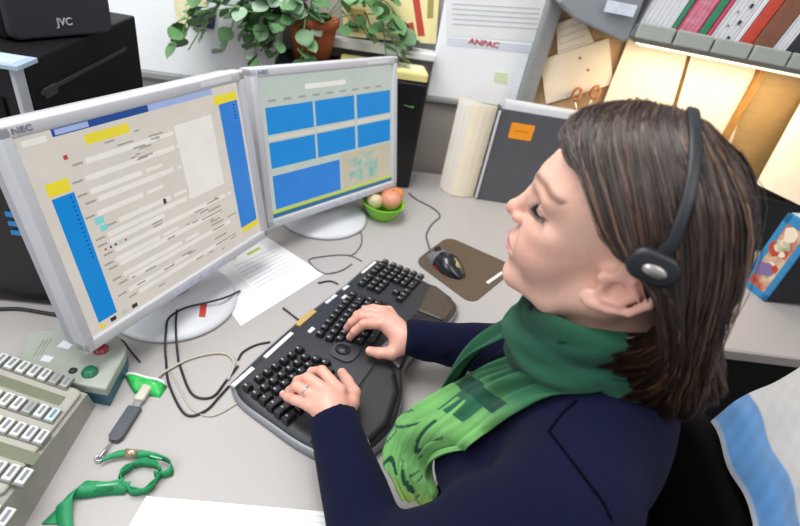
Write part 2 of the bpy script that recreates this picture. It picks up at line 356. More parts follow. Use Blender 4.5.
# leaf mesh
def leafmesh(name, m, w=.0185, l=.042):
    vs, fs = [], []
    n = 6
    for i in range(n+1):
        t = i/n; ww_ = w*math.sin(math.pi*min(1, t*.93+.05))**.8*(1 if 0 < i < n else .1)
        z = -.009*t*t+.004*t
        vs += [(t*l, -ww_, z+.003), (t*l, 0, z), (t*l, ww_, z+.003)]
    for i in range(n):
        for k in range(2): a = i*3+k; fs.append((a, a+1, a+4, a+3))
    q = MB(); q.add(vs, fs, 0, True); return q.mesh(name, m)
lms = [leafmesh('leaf', mat('leaf_%d' % k, c, .45, var=.2, scale=60, col2=c2)) for k, (c, c2) in enumerate((('63905C', '86A87C'), ('55824F', '78A06C'), ('93B091', 'B2C7AC'), ('466F42', '688F5C')))]
r = random.Random(11); nl = 0; stems = MB(); leaves = []
for s in range(46):
    if nl >= 290: break
    a = r.uniform(0, 2*math.pi) if s % 3 else r.choice((0, math.pi))+r.uniform(-.5, .5)
    dirv = (bx*math.cos(a)+by*math.sin(a)*(.40 if math.sin(a) > 0 else .42)); out = r.uniform(.10, .30)*(1.1 if abs(math.cos(a)) > .7 else .8)
    if math.cos(a) > .5: out *= 1.05
    if math.sin(a) < -.2: out *= 1.15
    up_ = r.uniform(.0, .10); drop = r.uniform(.04, .13)+(.05 if math.sin(a) < -.2 else 0)
    P0 = Vector((0, 0, .1))+dirv*.03
    P = [P0, P0+dirv*out*.35+Vector((0, 0, up_)), P0+dirv*out*.75+Vector((0, 0, up_*.7)), P0+dirv*out+Vector((0, 0, up_*.4-drop))]
    for p in P[1:]:
        e_ = p.dot(by)-.02
        if e_ > 0: p -= by*e_
    path = smoothpath(P, 5); stems.tube(path, .0018, 5)
    for i, pp in enumerate(path[3:]):
        if nl >= 298: break
        for side in ((1, -1) if r.random() < .12 else (r.choice((1, -1)),)):
            tdir = (path[min(i+4, len(path)-1)]-path[i+2]).normalized()
            az = math.atan2(tdir.y, tdir.x)+side*r.uniform(.5, 1.3)
            leaves.append((pp+Vector((r.uniform(-.008, .008), r.uniform(-.008, .008), r.uniform(-.004, .01))), (r.uniform(-.7, .7), r.uniform(-.2, .9), az), r.uniform(.8, 1.45), r.randrange(4))); nl += 1
stems.build('stems', mat('stem', '6B8A4E', .6), pl)
for (p, e, s, k) in leaves:
    o = link('leaf', lms[k], pl, p, e); o.scale = (s, s, s)

# ------------------------------------------------------------------ things on the back wall
def wallsheet(name, pxs, m, label, cat, MW, loc2, th=.0008, off=.011, extra=None, group=None):
    pts = [loc2(*p, off) for p in pxs]; cx = sum(p[0] for p in pts)/len(pts); cz = min(p[1] for p in pts)
    q = MB(); Mx = MW@frame((0, -off, 0), (1, 0, 0), (0, 0, 1), (0, -1, 0))
    if sum(pts[i][0]*pts[(i+1) % len(pts)][1]-pts[(i+1) % len(pts)][0]*pts[i][1] for i in range(len(pts))) < 0: pts = pts[::-1]
    q.prism(pts, 0, th, Mx); mats = [m]
    if extra: extra(q, Mx, mats, loc2, off, th)
    return tag(q.build(name, mats), label, cat, group)
m_paper = mat('white_paper', 'E9EAEC', .7, var=.04, scale=15); m_grey_t = mat('print_grey', 'B9BCC2', .8); m_print = mat('print_dark', '7F848C', .8)
def lines(rows):
    def f(q, Mx, mats, loc2, off, th):
        mats += [m_grey_t, mat('print_red', 'B5333E', .7)]
        for (x0, y0, x1, y1, h, mi) in rows:
            a, b = loc2(x0, y0, off), loc2(x1, y1, off); q.prism([(a[0], a[1]-h), (b[0], b[1]-h), (b[0], b[1]+h), (a[0], a[1]+h)], th, th+.0003, Mx, mi=mi)
    return f
rows = [(452+3*k*.05, 4+5*k, 540-k*.6, 9+5*k, .0018, 1) for k in range(5)]
wallsheet('wall_notice', [(446, -30), (556, -26), (541, 43), (446, 35)], m_paper, 'large white notice sheet pinned at the top of the white board', 'notice', WM, wl, extra=lines(rows))
ws = wallsheet('printed_strip', [(447, 37), (541, 46), (537, 54), (447, 45)], mat('bluish_paper', 'D6DAE4', .7), 'narrow printed strip with red ANPAC lettering below the notice', 'notice', WM, wl)
a, b = wl(468, 41.5, .012), wl(500, 45.5, .012)
text('red_lettering', 'ANPAC', .0225, WM@frame(((a[0]+b[0])/2, -.0122, (a[1]+b[1])/2), (1, 0, 0), (0, 0, 1), (0, -1, 0)), mat('print_red', 'B5333E', .7), ws, bold=.0006, sx=1.3)
wallsheet('sticky_note', [(495, 72), (508, 73), (507, 84), (494, 82)], mat('pale_green_note', 'D2E3B8', .7), 'small pale green note on the lower white board', 'note', WM, wl)
wallsheet('sticky_note', [(172, -12), (212, -6), (196, 28), (177, 24)], mat('pale_yellow_note', 'EDE6BE', .7, var=.1), 'pale yellow sheet behind the dark picture on the whiteboard', 'note', WM, wl)
def star(q, Mx, mats, loc2, off, th):
    mats += [mat('print_orange', 'A9805A', .7)]; c = loc2(202, 16, off)
    pts = [(c[0]+(.018 if k % 2 == 0 else .007)*math.cos(k*math.pi/5), c[1]+(.018 if k % 2 == 0 else .007)*math.sin(k*math.pi/5)) for k in range(10)]; q.prism(pts, th, th+.0004, Mx, mi=1)
wallsheet('wall_picture', [(191, 5), (217, 9), (214, 29), (192, 26)], mat('picture_navy', '39425F', .5, var=.3, scale=50), 'small dark blue picture with a tan star on the whiteboard', 'picture', WM, wl, th=.004, off=.0135, extra=star)
def redbits(q, Mx, mats, loc2, off, th):
    mats += [mat('poster_red', 'C4473A', .6), mat('poster_olive', 'A89A62', .6), mat('poster_tan', 'D2A565', .6)]
    def P(pts, mi, h=.0006):
        pp = [loc2(*p, off) for p in pts]
        if sum(pp[i][0]*pp[(i+1) % len(pp)][1]-pp[(i+1) % len(pp)][0]*pp[i][1] for i in range(len(pp))) < 0: pp = pp[::-1]
        q.prism(pp, th, th+h, Mx, mi=mi)
    P([(411, -10), (418, -10), (425, 36), (418, 36)], 1); P([(404, 24), (413, 22), (416, 38), (405, 38)], 1); P([(428, -8), (434, -8), (433, 18), (427, 18)], 2); P([(350, 8), (366, 10), (366, 34), (350, 32)], 3); P([(388, 14), (400, 16), (398, 30), (388, 28)], 1)
wallsheet('yellow_poster', [(340, -20), (440, -16), (436, 44), (344, 36)], mat('poster_yellow', 'F0E3A8', .6, var=.15, scale=12), 'yellow poster with red and olive strips behind the plant', 'poster', WM, wl, extra=redbits)
sl = wl(340, 45)[0]; sr = wl(434, 52)[0]; sz = wl(434, 54)[1]
q = MB(); q.box(((sl-.1+sr)/2, -.03, sz), (sr-sl+.1, .06, .022), WM, .004); q.build('ledge', mat('ledge_white', 'D9DCE0', .4), W0)

# ------------------------------------------------------------------ shelf on the right wall with folders, lamp below
m_shelf = mat('shelf_grey_metal', 'A9ADA6', .45, var=.05); m_shelf_d = mat('shelf_dark_metal', '74777C', .45, var=.05)
SD = .27; sh_y = RO.y-SD
def shp(px, py): return onplane(px, py, Vector((0, sh_y, 0)), rn)
zb = (shp(640, 39).z+shp(780, 64).z)/2; zt = zb+.036
x0 = shp(634, 30).x; x1 = x0+1.2
sf = thing('wall_shelf', 'grey metal wall shelf with segmented front rail holding folders', 'shelf', (x0, sh_y, zb), 0)
def spart(name, c, dd, m, bv=.002):
    q = MB(); q.box(c, dd, None, bv); return q.build(name, m, sf)
spart('shelf_board', (.6, SD/2, .007), (1.2, SD-.004, .014), m_shelf)
spart('back_panel', (.6, SD-.006, .2), (1.2, .008, .4), m_shelf_d)
segw = .098
for k in range(12):
    spart('rail_segment', (.003+segw*k+segw/2, -.006, .017), (segw-.006, .010, .036), m_shelf, .003)
spart('rail_back', (.6, .003, .015), (1.2, .006, .026), m_shelf_d)
# grey cabinet end panel left of the shelf
pA = shp(566, 0)
q = MB(); zc = zb+.014
pts = [(-.155, .012), (-.01, -.02), (-.0, -.01), (-.0, .36), (-.2, .36), (-.2, .04)]
q.prism([(p[0], p[1]) for p in pts], 0, SD-.02, frame((0, SD-.012, 0), (1, 0, 0), (0, 0, 1), (0, -1, 0)), .006)
q.build('end_panel', mat('shelf_end_grey', '8A8D92', .45, var=.04), sf)
q = MB(); q.box((-.055, -.0105, .055), (.075, .002, .026), None, .0005); q.build('label_card', mat('label_white', 'D4DAE6', .5, var=.1, scale=60), sf)
# folders: each a thing; (x offset, lean, thickness, height, material, label, stripes)
def folder(x, lean, thick, h, depth, m, label, m2=None, name='folder', cat='folder', holes=False):
    t = thing(name, label, cat, (x0+x, sh_y+.018, zb+.0145), 0, 'folders on the wall shelf')
    Mx = Matrix.Rotation(lean, 4, 'Y')
    if m2 is None:
        q = MB(); q.box((thick/2, depth/2, h/2), (thick, depth, h), Mx, .0025); q.build('cover', m, t)
    else:
        q = MB(); q.box((.0015, depth/2, h/2), (.003, depth, h), Mx, .001); q.box((thick-.0015, depth/2, h/2), (.003, depth, h), Mx, .001); q.build('cover', m, t)
        q = MB(); n = max(2, int(thick/.006))
        for k in range(n): q.box((.004+(thick-.008)*(k+.5)/n, depth/2-.002*(k % 2), h/2-.004*(k % 3)), ((thick-.008)/n*.8, depth-.006, h-.01), Mx)
        q.build('sheets', m2, t)
    if holes:
        q = MB()
        for k in range(6): q.box((thick*.72, -.0006, .03+h*.8*k/6), (.006, .002, .010), Mx)
        for k in range(8): q.box((thick*.35, -.0006, .02+h*.9*k/8), (.003, .002, .004), Mx)
        q.build('index_marks', mat('mark_black', '2C2B30', .6), t)
    return t
m_white_f = mat('folder_white', 'E4E4E6', .6, var=.05); m_green_f = mat('folder_green', '3C8A63', .55, var=.1); m_pink_f = mat('folder_pink', 'D8456C', .55, var=.1); m_red_f = mat('folder_red', 'CF4A38', .5, var=.1); m_brown_f = mat('folder_brown', '8A5A44', .7, var=.15); m_dk_f = mat('folder_dark', '32333B', .5)
folder(0.0120, .22, 0.075, .30, .2, m_white_f, 'white bundle of sheets, leftmost on the shelf beside the grey end panel', m_paper, 'paper_bundle', 'papers')
folder(0.0914, .22, 0.012, .30, .2, m_green_f, 'thin dark green folder left of the first pink folder on the shelf')
folder(0.1061, .22, 0.05, .28, .215, m_pink_f, 'pink folder with white pages between two green folders on the shelf', mat('pink_sheets', 'E27A96', .6, var=.3, scale=60, col2='F0E4E6'))
folder(0.1599, .22, 0.02, .30, .2, m_green_f, 'green folder right of the wide pink folder on the shelf')
folder(0.1829, .22, 0.009, .30, .21, m_pink_f, 'narrow pink folder beside the white binder with black marks')
folder(0.1946, .22, 0.055, .30, .21, m_white_f, 'white binder with black index marks leaning on the shelf', m_paper, 'binder', 'binder', True)
folder(0.2535, .22, 0.012, .30, .2, m_paper, 'slim white booklet left of the red folder on the shelf', None, 'booklet', 'booklet')
folder(0.2683, .22, 0.03, .30, .2, m_red_f, 'bright red folder leaning near the right of the shelf')
folder(0.3015, .22, 0.05, .29, .2, m_brown_f, 'brown cardboard folder right of the red folder on the shelf', None)
folder(0.3552, .22, 0.03, .30, .2, m_white_f, 'white folder between the brown and dark folders on the shelf', m_paper)
folder(0.3885, .22, 0.05, .28, .2, m_dk_f, 'dark folder at the far right of the shelf')
lp = thing('under_shelf_lamp', 'slim warm strip lamp mounted under the wall shelf', 'lamp', (x0+.35, sh_y+.12, zb-.0005), 0)
q = MB(); q.box((0, 0, -.012), (.62, .06, .022), None, .004); q.build('housing', m_shelf, lp)
q = MB(); q.box((0, 0, -.026), (.58, .035, .008), None, .003); q.build('tube', mat('lamp_tube', 'FFE3BC', .5, emit=2.5), lp)
ll = bpy.data.lights.new('lamp_light', 'AREA'); ll.shape = 'RECTANGLE'; ll.size = .58; ll.size_y = .05; ll.energy = 3.0; ll.color = (1, .77, .53)
lo = bpy.data.objects.new('lamp_light', ll); COL.objects.link(lo); lo.parent = lp; lo.location = (0, 0, -.034)

# sheets pinned below the shelf
m_cream = mat('cream_paper', 'F0E3CB', .75, var=.04, scale=20)
R2 = lambda px, py, off=0: rl(px, py, off)
wallsheet('pinned_note', [(556, 24), (582, 15), (594, 42), (558, 54)], m_cream, 'small lined note pinned highest beside the shelf end panel', 'note', RM, R2, off=.004, extra=lambda q, Mx, mats, l2, off, th: lines([(560, 30+7*k, 586, 21+7*k, .0012, 1) for k in range(4)])(q, Mx, mats, l2, off, th))
def specks(q, Mx, mats, l2, off, th):
    mats += [mat('print_brown', 'A0784E', .7)]
    for (x, y) in ((588, 70), (580, 58)):
        c = l2(x, y, off); q.prism([(c[0]+.005*math.cos(k), c[1]+.005*math.sin(k)) for k in range(6)], th, th+.0004, Mx, mi=1)
wallsheet('pinned_sheet', [(540, 60), (609, 38), (613, 84), (546, 104)], m_cream, 'tilted cream sheet with a small brown spot pinned above the scissors', 'paper', RM, R2, off=.006, extra=specks)
def openbook(px0, label, name, off):
    wallsheet(name, px0, m_cream, label, 'paper', RM, R2, th=.006, off=off)
openbook([(629, 36), (689, 46), (664, 132), (596, 120)], 'tall cream sheet stack under the shelf, left of two', 'leaning_sheets', .012)
openbook([(693, 47), (758, 60), (728, 150), (668, 136)], 'tall cream sheet stack under the shelf, right of two', 'leaning_sheets', .012)
q = MB(); a, b = rl(768, 62, .03), rl(742, 128, .03)
q.box((a[0]+.0, -.02, (.74+zb)/2+.0), (.022, .03, zb-.75), RM@Matrix.Rotation(0, 4, 'Y'), .003); struct(q.build('trim_2', mat('wood_trim', 'A87C3C', .55, var=.3, scale=30, stretch=(6, 6, 1))))
wb_ = thing('wooden_panel', 'golden wooden back panel under the right of the shelf', 'panel', RM@Vector((a[0]+.32, -.012, D)), 0)
q = MB(); q.box((0, .004, (zb-D)/2-.004), (.6, .012, zb-D-.01), None, .002); q.build('board', mat('golden_wood', 'AE9160', .5, var=.3, scale=12, col2='8C7040', stretch=(1, 1, 5)), wb_)
# scissors with wooden-coloured rings, hanging
sc = thing('scissors', 'scissors with tan ring handles against the cream sheet', 'scissors', RM@Vector((0, 0, 0)), 0)
scl = sc.location.copy(); m_tan = mat('tan_handle', 'B97A4C', .45)
for k, (px, py) in enumerate(((577, 94), (595, 92))):
    c = RM@Vector((rl(px, py, .03)[0], -.03, rl(px, py, .03)[1])) - scl
    q = MB(); ring = [c+Vector((.013*math.cos(a_), .003*math.sin(a_*2), .019*math.sin(a_))) for a_ in [2*math.pi*i/20 for i in range(21)]]; q.tube(ring, .0048, 8, cap=False); q.build('handle_ring', m_tan, sc)
    q = MB(); c2 = RM@Vector((rl(586, 104, .03)[0], -.03, rl(586, 104, .03)[1]-.1))-scl
    q.tube([c+Vector((0, 0, -.018)), c*.5+c2*.5+Vector((0, 0, .01)), c2+Vector((.004*(1-2*k), 0, -.02))], [.0035, .005, .001], 6, flat=.4); q.build('blade', mat('steel', 'B4B6BA', .3, metal=1), sc)
q = MB(); cc = RM@Vector((rl(588, 110, .03)[0], -.03, D)); ztop = rl(588, 112, .03)[1]
q.lathe([(0, 0), (.032, 0), (.034, .003), (.034, ztop-D), (.031, ztop-D), (.031, .006), (0, .006)], 24, T(cc.x, cc.y-.012, D)); tag(q.build('pencil_cup', mat('cup_grey', '8D8A86', .5)), 'grey round cup behind the head holding the scissors', 'cup')
# leaning page by the bag
q = MB(); pa, pb_, pc_, pd = on(797, 97, 1.14), on(748, 136, 1.05), on(758, 176, .90), on(830, 178, .95)
q.add([pa, pb_, pc_, pd], [(0, 1, 2, 3)], 0); q.add([p+Vector((0, .004, 0)) for p in (pa, pb_, pc_, pd)], [(3, 2, 1, 0)], 0)

# ------------------------------------------------------------------ open binder with orange label
bf1, bf2 = on(477, 199, D), on(545, 209, D); bX = (bf2-bf1).normalized(); bY = Vector((-bX.y, bX.x, 0)); bw = .245; bhh = .30
bi = thing('ring_binder', 'dark grey ring binder standing open with an orange label', 'binder', (bf1.x, bf1.y, D), math.atan2(bX.y, bX.x))
m_bind = mat('binder_grey_vinyl', '55565B', .45, var=.08, scale=25, bump=.05)
tl = 0
BMx = Matrix.Rotation(tl, 4, 'X')
q = MB(); q.box((bw/2, 0, bhh/2), (bw, .004, bhh), BMx, .0015); q.build('cover', m_bind, bi)
q = MB(); q.box((-.002, .022, bhh/2), (.004, .05, bhh), BMx, .0015); q.build('spine', m_bind, bi)
q = MB(); q.box((bw*.52, .048, bhh/2), (bw*.95, .004, bhh), BMx, .0015); q.build('cover', m_bind, bi)
q = MB(); q.prism(rrect(.072, .048, .005, cx=.075, cy=bhh-.058), 0, .0008, BMx@frame((0, -.0022, 0), (1, 0, 0), (0, 0, 1), (0, -1, 0))); ol = q.build('orange_label', mat('orange_label', 'F59A1E', .5), bi)
for k in range(5):
    q = MB(); q.box((.057+.009*k, -.0034, bhh-.058+.002*(k % 2)), (.006, .0004, .003), BMx); q.build('label_print', mat('orange_print', 'C06A10', .5), ol)
q = MB()
for k in range(8): q.box((bw*.52+.006*(k % 3), .010+.0045*k, bhh/2+.010+.003*(k % 2)), (bw*.97, .0022, bhh+.012), BMx)
q.build('sheets', m_paper, bi)
q = MB()
for k in range(4): q.tube([BMx@Vector((-.012+.0*k, .02+.012*math.cos(a_), .04+.07*k+.012*math.sin(a_))) for a_ in [i*.55 for i in range(12)]], .0018, 6)
q.build('rings', mat('steel'), bi)
# cream pages folded out to the left of the binder
pg = MB()
for k in range(7):
    a_ = math.radians(158+5*k); c_, s_2 = math.cos(a_), math.sin(a_); ln = .118-.006*k; hh_ = bhh-.012*(k % 3)
    base = Vector((-.012, .012, .0)); d_ = Vector((c_, s_2, 0)); n_ = Vector((-s_2, c_, 0))
    for i in range(4):
        t0, t1 = i/4, (i+1)/4; b0 = .01*math.sin(t0*3); b1 = .01*math.sin(t1*3)
        for sg in (0, .0012):
            pg.quad(base+d_*ln*t0+n_*(b0+sg)+Vector((0, 0, .002)), base+d_*ln*t1+n_*(b1+sg)+Vector((0, 0, .002)), base+d_*ln*t1+n_*(b1+sg)+Vector((0, 0, hh_)), base+d_*ln*t0+n_*(b0+sg)+Vector((0, 0, hh_)), k % 2)
pg.build('open_pages', [m_cream, m_paper], bi)
q = MB(); q.box((-.006, -.004, bhh/2), (.008, .006, bhh*.96), BMx, .002); q.build('ring_bar', mat('ring_bar_white', 'C9CBCC', .3), bi)
# ------------------------------------------------------------------ blue bag
bgc = on(765, 302, D); bg2 = on(746, 287, D); bdp = (bg2-bgc).length+.02
bag = thing('shopping_bag', 'black shopping bag with blue edges and a colourful printed side on the desk', 'bag', (bgc.x, bgc.y, D+.001), math.atan2(*(reversed((bg2-bgc).to_2d())))-math.pi/2)
m_bagb = mat('bag_blue', '2F86BE', .45, var=.1); m_bagk = mat('bag_black', '16161A', .6, var=.1)
m_bagp = mat('bag_print', 'D8C7A8', .5, var=1, scale=22, col2='B0453A'); m_bagp2 = mat('bag_print_green', '4E8E5A', .5, var=.9, scale=30, col2='EBD9C0')
tilt = Matrix.Shear('YZ', 4, (-.30, .12)); bh_ = .235
q = MB(); q.box((.13, bdp/2, bh_/2), (.26, bdp, bh_), tilt, .003); bgo = q.build('body', m_bagk, bag)
q = MB()
for c, dd in (((-.001, bdp/2, .010), (.004, bdp, .020)), ((-.001, .008, bh_/2), (.004, .016, bh_)), ((-.001, bdp-.008, bh_/2), (.004, .016, bh_)), ((-.001, bdp/2, bh_-.012), (.004, bdp, .024)), ((.13, -.001, bh_-.012), (.26, .004, .024))): q.box(c, dd, tilt)
q.build('blue_border', m_bagb, bag)
q = MB(); q.box((-.0005, bdp/2, bh_/2), (.0035, bdp-.03, bh_-.04), tilt); q.build('printed_panel', m_bagp, bag)
r = random.Random(5)
for k in range(12):
    q = MB(); cy_, cz_ = .025+(bdp-.05)*r.random(), .04+(bh_-.08)*r.random(); rr = r.uniform(.010, .022)
    q.prism([(-cy_+rr*math.cos(a_)*r.uniform(.7, 1.2), cz_+rr*math.sin(a_)*r.uniform(.7, 1.2)) for a_ in [i*math.pi/5 for i in range(10)]], 0, .0006+.0001*k, tilt@frame((-.0024, 0, 0), (0, -1, 0), (0, 0, 1), (-1, 0, 0)))
    q.build('print_patch', (m_bagp2, mat('print_red2', 'B5402F', .5), mat('print_cream', 'E8DCC4', .5), mat('print_violet', '7A6A9A', .5))[k % 4], bag)
q = MB(); q.box((.13, bdp/2, bh_+.001), (.252, bdp-.006, .003), tilt); q.build('opening', mat('bag_inside', '9DB9CF', .6), bag)
q = MB(); q.tube([tilt@Vector(v) for v in smoothpath([(.07, .002, bh_-.01), (.08, .006, bh_+.04), (.13, .008, bh_+.06), (.18, .006, bh_+.04), (.19, .002, bh_-.01)], 5)], .004, 6, flat=.5); q.build('handle', m_bagb, bag)
# leaning page (a thing)
q2 = MB(); q2.v, q2.f, q2.m, q2.sm = [], [], [], []
lpM = frame(on(757, 172, D+.19), (1, 0, 0), Vector((0, .25, .97)).normalized(), Vector((0, -.97, .25)).normalized())
sg = thing('letter_tray', 'black sloped document stand behind the blue bag', 'stand', (0, 0, 0))
bpos = bgc+Vector((.045, .32, 0))
sg.location = (bpos.x, bpos.y, D)
q = MB(); q.box((.12, .05, .09), (.26, .10, .18), None, .004); q.build('stand_body', m_bagk, sg)
q = MB(); Mx = T(.12, .0, .185)@Matrix.Rotation(math.radians(62), 4, 'X')@Rz(math.radians(-14)); q.box((0, .14, 0), (.30, .30, .003), Mx); q.build('back_plate', m_bagk, sg)
q = MB(); q.box((-.01, .148, .004), (.29, .31, .003), Mx); sh_ = q.build('loose_page', m_cream); sh_.matrix_world = T(*sg.location)
tag(sh_, 'cream page leaning at an angle above the blue bag', 'paper')

# ------------------------------------------------------------------ bowl of fruit
bp_ = on(382, 213, D+.012); bwl = thing('fruit_bowl', 'bright green plastic bowl beside the blue-panel monitor', 'bowl', (bp_.x, bp_.y, D))
q = MB(); q.lathe([(0, .002), (.03, .0), (.033, .003), (.048, .022), (.058, .046), (.060, .048), (.057, .049), (.046, .024), (.030, .007), (0, .006)], 36); q.build('bowl_shell', mat('lime_plastic', '7FC92E', .35, var=.05), bwl)
def fruit(off, r_, m, label, name, cat, sq=.9):
    q = MB(); prof = [(max(0, r_*math.sin(a_))*(1-.06*math.cos(a_)), -r_*sq*math.cos(a_)) for a_ in [math.pi*i/14 for i in range(15)]]
    prof[-2] = (prof[-2][0]*.6, prof[-2][1]-.001); prof[-1] = (0, prof[-1][1]-.004)
    t = thing(name, label, cat, (bp_.x+off[0], bp_.y+off[1], D+off[2]-r_*sq)); q.lathe(prof, 24, T(0, 0, r_*sq)@Matrix.Rotation(off[3], 4, 'X')); q.build('flesh', m, t)
    q = MB(); q.tube([Vector((0, 0, r_*sq*2-.006)), Vector((.003, .002, r_*sq*2+.003))], [.0018, .0012], 6); q.build('stalk', mat('stalk', '6B4A2A', .8), t)
m_on = mat('onion_skin', 'C9764E', .35, var=.8, scale=18, col2='D99A84', stretch=(1, 1, .2)); m_gar = mat('pale_fruit', 'D8C6A2', .5, var=.15, scale=40)
fruit((.018, .012, .054, .4), .031, m_on, 'orange-pink round fruit, larger one in the green bowl', 'round_fruit', 'fruit')
fruit((-.026, -.002, .046, -.3), .024, m_gar, 'pale cream fruit at the left in the green bowl', 'round_fruit', 'fruit')
fruit((.03, .035, .062, .2), .02, mat('orange_peel', 'E08A3A', .45, bump=.1, bscale=400), 'small orange fruit at the back of the green bowl', 'round_fruit', 'fruit')

# ------------------------------------------------------------------ mouse pad, mouse
pad = [on(*p, D) for p in ((414, 262), (448, 237), (517, 268), (472, 305))]
def rounded(pts, r, n=6):
    out = []
    for i, p in enumerate(pts):
        a, b = pts[i-1], pts[(i+1) % len(pts)]; p = Vector((p[0], p[1])); a = Vector((a[0], a[1])); b = Vector((b[0], b[1]))
        da, db = (a-p).normalized()*r, (b-p).normalized()*r
        for k in range(n+1):
            t = k/n; out.append(tuple((p+da)*(1-t)**2+p*2*t*(1-t)+(p+db)*t*t))
    return out
q = MB(); pts = rounded(pad, .035); q.prism(pts, D, D+.003, None, .001)
mp = thing('mouse_pad', 'dark brown mouse pad with a white dash print right of keyboard', 'mouse pad', (pad[0].x, pad[0].y, D))
o = q.build('pad', mat('pad_brown', '5A4B3A', .7, var=.12, scale=200, bump=.1)); o.parent = mp; o.matrix_parent_inverse = mp.matrix_basis.inverted() if False else T(*mp.location).inverted()
a, b = on(487, 283, D+.003), on(503, 272, D+.003); dv = (b-a).normalized()
q = MB(); q.box((0, 0, 0), ((b-a).length, .008, .0006), frame((a+b)/2, dv, (-dv.y, dv.x, 0), (0, 0, 1))); o = q.build('white_print', mat('print_white', 'E6E2DA', .6), mp); o.matrix_parent_inverse = T(*mp.location).inverted()
# ergonomic mouse
mc = on(446, 267, D+.003); ma = math.atan2(*(reversed((on(468, 280, D)-on(430, 253, D)).to_2d())))
ms = thing('computer_mouse', 'black optical mouse with grey front and red sides on the pad', 'mouse', (mc.x, mc.y, D+.003), ma)
def blob(fx, fy, fz, n=24, m=16, zmin=0):
    vs, fs = [], []
    for i in range(n+1):
        t = i/n; x = fx(t); wy = fy(t); hz = fz(t)
        for k in range(m+1):
            a_ = math.pi*k/m; vs.append((x, wy*math.cos(a_), zmin+hz*math.sin(a_)**.7))
    for i in range(n):
        for k in range(m): p = i*(m+1)+k; fs.append((p, p+1, p+m+2, p+m+1))
    fs.append(tuple(range(m+1))); fs.append(tuple(n*(m+1)+k for k in reversed(range(m+1))))
    return vs, fs
prof = lambda t: max(.05, math.sin(math.pi*(t*.88+.06)))**.55
q = MB(); v_, f_ = blob(lambda t: -.056+.112*t, lambda t: .031*prof(t)*(1-.1*math.sin(2*math.pi*t)), lambda t: (.012+.027*math.sin(math.pi*(t*.8+.12)))*prof(t)); q.add(v_, f_, 0, True); q.build('shell', mat('mouse_black', '17171B', .25, coat=.4), ms)
q = MB(); v_, f_ = blob(lambda t: -.0575+.034*t, lambda t: .029*prof(.02+t*.42), lambda t: (.013+.0265*math.sin(math.pi*((t*.3)*.8+.12)))*prof(t*.36)+.0015); q.add(v_, f_, 0, True); q.build('front_buttons', mat('mouse_grey', '6E7073', .4), ms)
q = MB(); v_, f_ = blob(lambda t: -.02+.05*t, lambda t: .0318*prof(.35+t*.3), lambda t: .014*prof(t)); q.add(v_, f_, 0, True); q.build('red_side', mat('mouse_red', '7A1520', .3), ms)
q = MB(); q.tube([(-.038, -.004, .030), (-.038, .004, .030)], .009, 14); q.build('scroll_wheel', mat('rubber_black', '1A1A1A', .8), ms)
q = MB(); v_, f_ = blob(lambda t: .026+.012*t, lambda t: .008*math.sin(math.pi*(t*.9+.05)), lambda t: .0365*(1-.3*t)); q.add(v_, f_, 0, True); q.build('logo_patch', mat('mouse_gold', 'B9A26A', .4), ms)
m_cb = mat('cable_black', '1E1E20', .5); m_cbei = mat('cable_beige', 'B5AFA0', .5); m_cgr = mat('cable_grey', '5E5E5E', .5)
def cable(name, label, pts, r_, m, z=None, group=None):
    z = D+r_+.0003 if z is None else z
    P = [on(*p[:2], z if len(p) == 2 else p[2]) for p in pts]
    for p, q_ in zip(P, pts): p.z = max(p.z, D+r_+.0003)
    q = MB(); q.tube(smoothpath(P, 6), r_, 7); return tag(q.build(name, m), label, 'cable', group)
cable('mouse_cable', 'thin dark mouse cable curling back towards the green bowl', [(431, 252, D+.01), (428, 243), (426.5, 234.5), (432, 224), (440, 216), (433, 208), (416, 199), (409, 193)], .0022, m_cgr)

# ------------------------------------------------------------------ papers
def sheet(name, pxs, z, m, label, marks=None, th=.0006, curl=0):
    P = [on(*p, z) for p in pxs]; q = MB(); c = sum(P, Vector())/len(P)
    pts = [(p.x-c.x, p.y-c.y) for p in P]
    if sum(pts[i][0]*pts[(i+1) % len(pts)][1]-pts[(i+1) % len(pts)][0]*pts[i][1] for i in range(len(pts))) < 0: pts = pts[::-1]
    q.prism(pts, 0, th); mats = [m]
    if marks:
        for (a, b, wd_, mm) in marks:
            if mm not in mats: mats.append(mm)
            A, B_ = on(*a, z)-c, on(*b, z)-c; dv = (B_-A).normalized(); n_ = Vector((-dv.y, dv.x, 0))*wd_/2
            A.z = B_.z = th+.0002; q.quad(A-n_, B_-n_, B_+n_, A+n_, mats.index(mm))
    o = q.build(name, mats); o.location = (c.x, c.y, z); return tag(o, label, 'paper')
sheet('paper_sheet', [(206, 279), (241, 326), (324, 274), (262, 234)], D+.0003, m_paper, 'large white sheet lying under the printed list between monitors and keyboard')
m_hl = mat('highlighter_green', 'B6CC4A', .6)
mk = [((227, 262), (236, 258), .008, m_hl), ((247, 255), (260, 248), .009, m_hl)]
for k in range(8):
    t = k/8; a = (234+26*t, 267+24*t); b = (271+31*t*.95, 250+17*t); mk.append((a, b, .0022, m_grey_t))
sheet('printed_list', [(222, 262), (263, 299), (306, 274), (264, 240)], D+.0013, mat('white_paper2', 'EDEDEF', .7), 'printed list with green highlighter marks on the white sheet', mk)
m_nb = mat('notebook_page', 'EEEEF0', .7)
nbp = [(147, 499), (345, 516), (335, 560), (120, 545)]
mk = [((153+4*k*0, 505+6*k), (330, 520+6*k), .0007, m_grey_t) for k in range(4)]+[((163, 502), (150, 540), .0008, m_grey_t)]
sheet('notebook', nbp, D+.0003, m_nb, 'white ruled notebook at the front edge of the desk', mk, th=.007)

